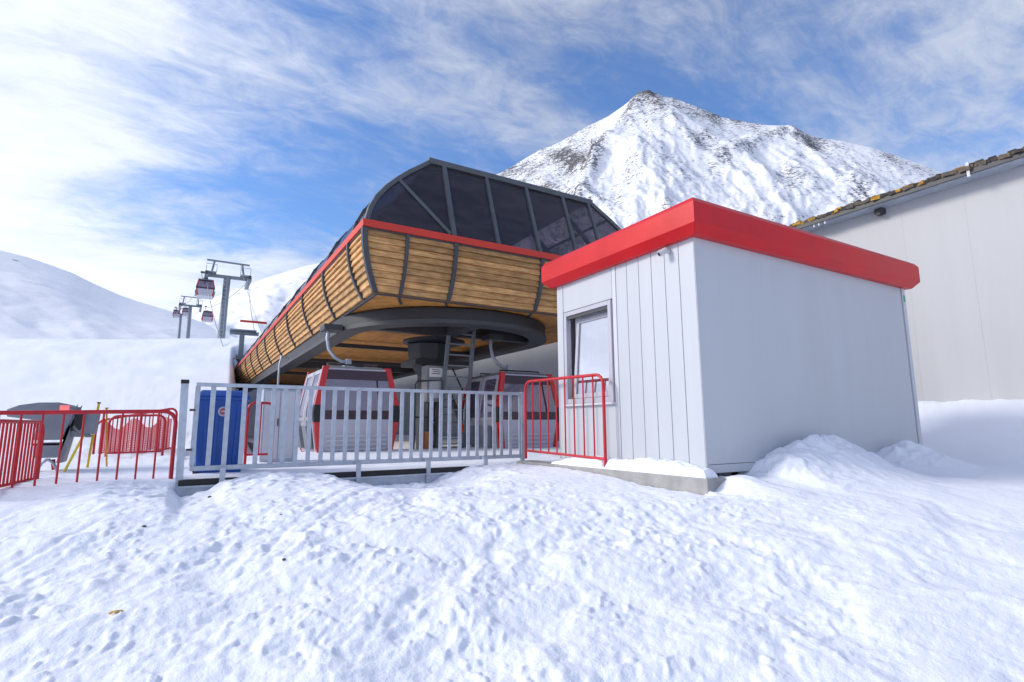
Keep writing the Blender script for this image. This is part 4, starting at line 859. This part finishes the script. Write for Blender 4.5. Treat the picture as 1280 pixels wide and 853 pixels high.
# ------------------------------------------------------------------ lift towers and ropes
def make_tower(v, u, zb, zt, w, label, rb=.55, lean=0):
    t = thing('lift_tower', (v, u, zb), label, 'lift tower', 'towers of the gondola lift')
    rb *= .8; MB().tube([(v, u, zb-4), (v+lean*.5, u, (zb+zt)/2), (v+lean, u, zt)], rb, 14, rb*.82).build('mast', STEEL, t, smooth=True)
    v += lean
    MB().box((v-w, u-.2, zt-.18), (v+w, u+.2, zt+.18)).build('crossarm', STEEL, t)
    for s in (-1, 1):
        MB().bar((v+s*w*.72, u, zt+.2), (v+s*w*.62, u, zt+1.75), .22, .22, up=(0, 1, 0)).build('gantry_leg', STEEL, t)
        sh = MB().box((v+s*w*.93-.2, u-2.4, zt-.75), (v+s*w*.93+.2, u+2.4, zt-.35)).build('sheave_train', STEEL, t)
        m = MB()
        for k in range(8): y = u-2.2+k*.63; m.tube([(v+s*w*.93-.16, y, zt-.3), (v+s*w*.93+.16, y, zt-.3)], .28, 12)
        m.build('sheave', DARK, sh)
        MB().box((v+s*w*.75-.5, u-.9, zt+.26), (v+s*w*.75+.6, u+.9, zt+.34)).build('catwalk', GALV, t)
        MB().tube([(v+s*w*.75-.5, u-.9, zt+.3), (v+s*w*.75-.5, u-.9, zt+1.2), (v+s*w*.75+.6, u-.9, zt+1.2), (v+s*w*.75+.6, u-.9, zt+.3)], .05, 6).build('catwalk_rail', GALV, t)
    MB().bar((v-w*.95, u, zt+1.88), (v+w*.95, u, zt+1.82), .22, .18).build('gantry_beam', STEEL, t)
    m = MB()
    for k in range(int((zt-zb)*2)): m.bar((v-lean-.2, u-rb-.12, zb+k*.5), (v-lean+.2, u-rb-.12, zb+k*.5), .05, .05)
    m.build('mast_ladder', GALV, t)
    for s in (-.2, .2): MB().bar((v-lean+s, u-rb-.12, zb), (v-lean+s, u-rb-.12, zt-.4), .05, .05).build('ladder_rail', GALV, t)
make_tower(2.86, 73, 12.0, 19.6, 2.45, 'nearest and tallest grey T shaped lift tower on the snow ridge', .55, .25)
make_tower(-.9, 130, 18.5, 26.6, 2.0, 'smaller distant grey lift tower, second from the station', .5)
make_tower(-3.6, 190, 27, 35.2, 2.0, 'farthest small lift tower at the left of the line', .5)
# frames at the far end of the station
t = thing('lift_portal', (3.4, 47, 2), 'grey steel beam frame rising behind the far end of the station', 'lift frame')
MB().box((2.45, 46.9, 8.72), (4.5, 47.3, 8.98)).build('beam', STEEL, t); MB().box((3.15, 46.95, 4.0), (3.5, 47.25, 8.72)).build('post', STEEL, t); MB().box((2.4, 46.4, 9.0), (4.3, 47.8, 9.06)).build('catwalk', GALV, t)
t = thing('lift_portal', (2.4, 47, 2), 'lower grey steel beam frame left of the far end of the station', 'lift frame')
MB().box((1.72, 46.5, 6.72), (3.4, 47.6, 7.02)).build('beam', STEEL, t); MB().box((2.1, 46.7, 6.1), (2.75, 47.4, 6.72)).build('sheave_box', DARK, t); MB().box((2.3, 46.8, 3.5), (2.62, 47.3, 6.1)).build('post', STEEL, t)
def rope(a, b, sag, r, label):
    a = Vector(a); b = Vector(b); pts = [a.lerp(b, k/24)-Vector((0, 0, sag*4*(k/24)*(1-k/24))) for k in range(25)]
    tag(MB().tube(pts, r, 6).build('rope', STEEL, None), label, 'rope', 'ropes of the gondola lift')
rope((.83, 73, 19.3), (2.35, 46.8, 7.0), .8, .035, 'steel rope from the nearest tower left arm to the station')
rope((5.4, 73, 19.3), (4.2, 46.8, 8.9), .5, .03, 'steel rope from the nearest tower right arm to the station')
rope((4.4, 73, 21.4), (4.9, 46, 8.2), .5, .022, 'thin cable above the right rope from the nearest tower')
rope((.83, 73, 19.3), (-2.75, 130, 26.3), 1.0, .035, 'left rope running between the nearest and second towers')
rope((5.4, 73, 19.3), (.95, 130, 26.3), 1.0, .035, 'right rope running between the nearest and second towers')
rope((-2.75, 130, 26.3), (-5.45, 190, 34.9), 1.0, .04, 'left rope running between the two far towers')
rope((.95, 130, 26.3), (-1.75, 190, 34.9), 1.0, .04, 'right rope running between the two far towers')

# ------------------------------------------------------------------ long hall on the right
def make_hall():
    V = 13.5; t = thing('hall', (V, 8, 1.0), 'long pale panelled hall with a ragged tiled eave at the right', 'hall')
    us = np.arange(-6, 48.1, 1.15); ztop = 6.62
    for a, b in zip(us[:-1], us[1:]): MB().box((V, a+.0008, .85), (V+.1, b-.0008, ztop)).build('wall_panel', HALLW, t)
    MB().box((V+.03, -6, .86), (V+.09, us[-1], ztop-.01)).build('joint_backing', STEEL, t)
    MB().box((V-.05, -6, .3), (V+.12, us[-1], .846)).build('plinth', CONC, t)
    sl = .18
    def rz(v): return 6.62+(v-V)*sl
    MB().hexa([(V-.42, -6, rz(V-.42)-.02), (V+7, -6, rz(V+7)-.02), (V+7, us[-1], rz(V+7)-.02), (V-.42, us[-1], rz(V-.42)-.02), (V-.42, -6, rz(V-.42)+.06), (V+7, -6, rz(V+7)+.06), (V+7, us[-1], rz(V+7)+.06), (V-.42, us[-1], rz(V-.42)+.06)]).build('roof_deck', GALV, t)
    MB().box((V-.445, -6, 6.50), (V-.422, us[-1], 6.60)).build('eave_board', DARK, t)
    MB().box((V-.40, -6, 6.49), (V-.002, us[-1], 6.515)).build('eave_soffit', GALV, t)
    MB().box((V+7, -6, .5), (V+7.1, us[-1], rz(V+7)-.03)).build('far_wall', HALLW, t)
    for u in (-6, us[-1]-.1): MB().hexa([(V+.11, u, .5), (V+6.99, u, .5), (V+6.99, u+.1, .5), (V+.11, u+.1, .5), (V+.11, u, rz(V)-.03), (V+6.99, u, rz(V+7)-.05), (V+6.99, u+.1, rz(V+7)-.05), (V+.11, u+.1, rz(V)-.03)]).build('gable_wall', HALLW, t)
    # ragged row of tiles along the eave
    rng = random.Random(4); u = .5; n = 0; mes = []
    for k in range(9):
        m = MB(); w, d, h = rng.uniform(.10, .15), rng.uniform(.10, .16), rng.uniform(.05, .085)
        vs = [(x*w/2*rng.uniform(.75, 1.05), y*d/2*rng.uniform(.75, 1.05), (z+1)/2*h*rng.uniform(.85, 1.1)) for z in (-1, 1) for (x, y) in ((-1, -1), (1, -1), (1, 1), (-1, 1))]
        mes.append(m.hexa(vs).mesh('roof_tile', TILE, bevel=.008))
    def tile(v, u, z, sc):
        o = bpy.data.objects.new('roof_tile', rng.choice(mes)); COL.objects.link(o); o.location = (v, u, z); o.rotation_euler = (rng.uniform(-.2, .2), rng.uniform(-.25, .1), rng.uniform(-.5, .5)); o.scale = (sc,)*3
        o.parent = t; o.matrix_parent_inverse = Matrix.Translation(-Vector(t.location))
    while u < 10.5:
        tile(V-.40+rng.uniform(-.03, .02), u, 6.60+rng.uniform(-.01, .01), rng.uniform(.9, 1.25)); n += 1
        if n % 3: tile(V-.30+rng.uniform(-.03, .03), u+rng.uniform(-.05, .05), 6.665+rng.uniform(-.01, .02), rng.uniform(.8, 1.15))
        u += rng.uniform(.075, .115)
    m = MB(); u = 10.6
    while u < 48: m.box((V-.46, u, 6.59), (V-.25, u+rng.uniform(.08, .12), 6.66+rng.uniform(0, .06))); u += .125
    u = -6
    while u < .4: m.box((V-.46, u, 6.59), (V-.25, u+rng.uniform(.08, .12), 6.66+rng.uniform(0, .06))); u += .125
    o = m.build('roof_edge', TILE, t); o['kind'] = 'stuff'
    # fittings under the eave
    MB().box((V-.16, 5.80, 6.36), (V-.002, 5.97, 6.485)).box((V-.2, 5.84, 6.33), (V-.06, 5.93, 6.40)).build('eave_bracket', DARK, t)
    for u in (6.95, 7.1, 7.22): MB().box((V-.42, u, 6.43), (V-.38, u+.03, 6.52)).build('eave_clip', TRIMW, t)
    MB().box((V-.475, 4.05, 6.44), (V-.448, 4.10, 6.74)).build('strap', TRIMW, t)
    return t
make_hall()

# ------------------------------------------------------------------ small litter on the snow
def gz(v, u): return float(ground(np.array([[v]], float), np.array([[u]], float))[0, 0])
def at_ground(x, y):
    px, py = (x-640)/678.11, -(y-426.5)/678.11; d = rt*px+up*py+fw; s = .5
    while s < 40:
        p = Vector((0, 0, EYE))+d*s
        if p.z < gz(p.x, p.y): return p
        s += .01
    return p
p = at_ground(145, 767); a = random.Random(2)
m = MB(); m.add([(p.x+math.cos(q)*.022*(1+.6*abs(math.cos(q))), p.y+math.sin(q)*.018, p.z+.006+.006*math.sin(3*q)) for q in [k*PI/5 for k in range(10)]]+[(p.x, p.y, p.z+.016)], [(k, (k+1) % 10, 10) for k in range(10)])
tag(m.build('leaf', mat('dry_leaf', (.55, .33, .06), .7), None), 'dry yellow scrap lying alone on the foreground snow', 'leaf')
for (x, y, s, lb) in ((355, 700, .02, 'small dark clod lying on the snow right of the yellow scrap'), (351, 644, .014, 'tiny dark crumb on the snow below the grey railing'), (180, 659, .026, 'dark clod in the trampled snow below the red barrier'), (262, 622, .03, 'small dark crumb in the snow beside the platform corner')):
    s *= .7; p = at_ground(x, y); m = MB().lathe((p.x, p.y), [(s*.5, p.z-.01), (s, p.z+.004), (s*.8, p.z+s*.5), (s*.2, p.z+s*.8)], 7); tag(m.build('clod', mat('dirt_tint', (.10, .085, .07), .9), None), lb, 'clod')
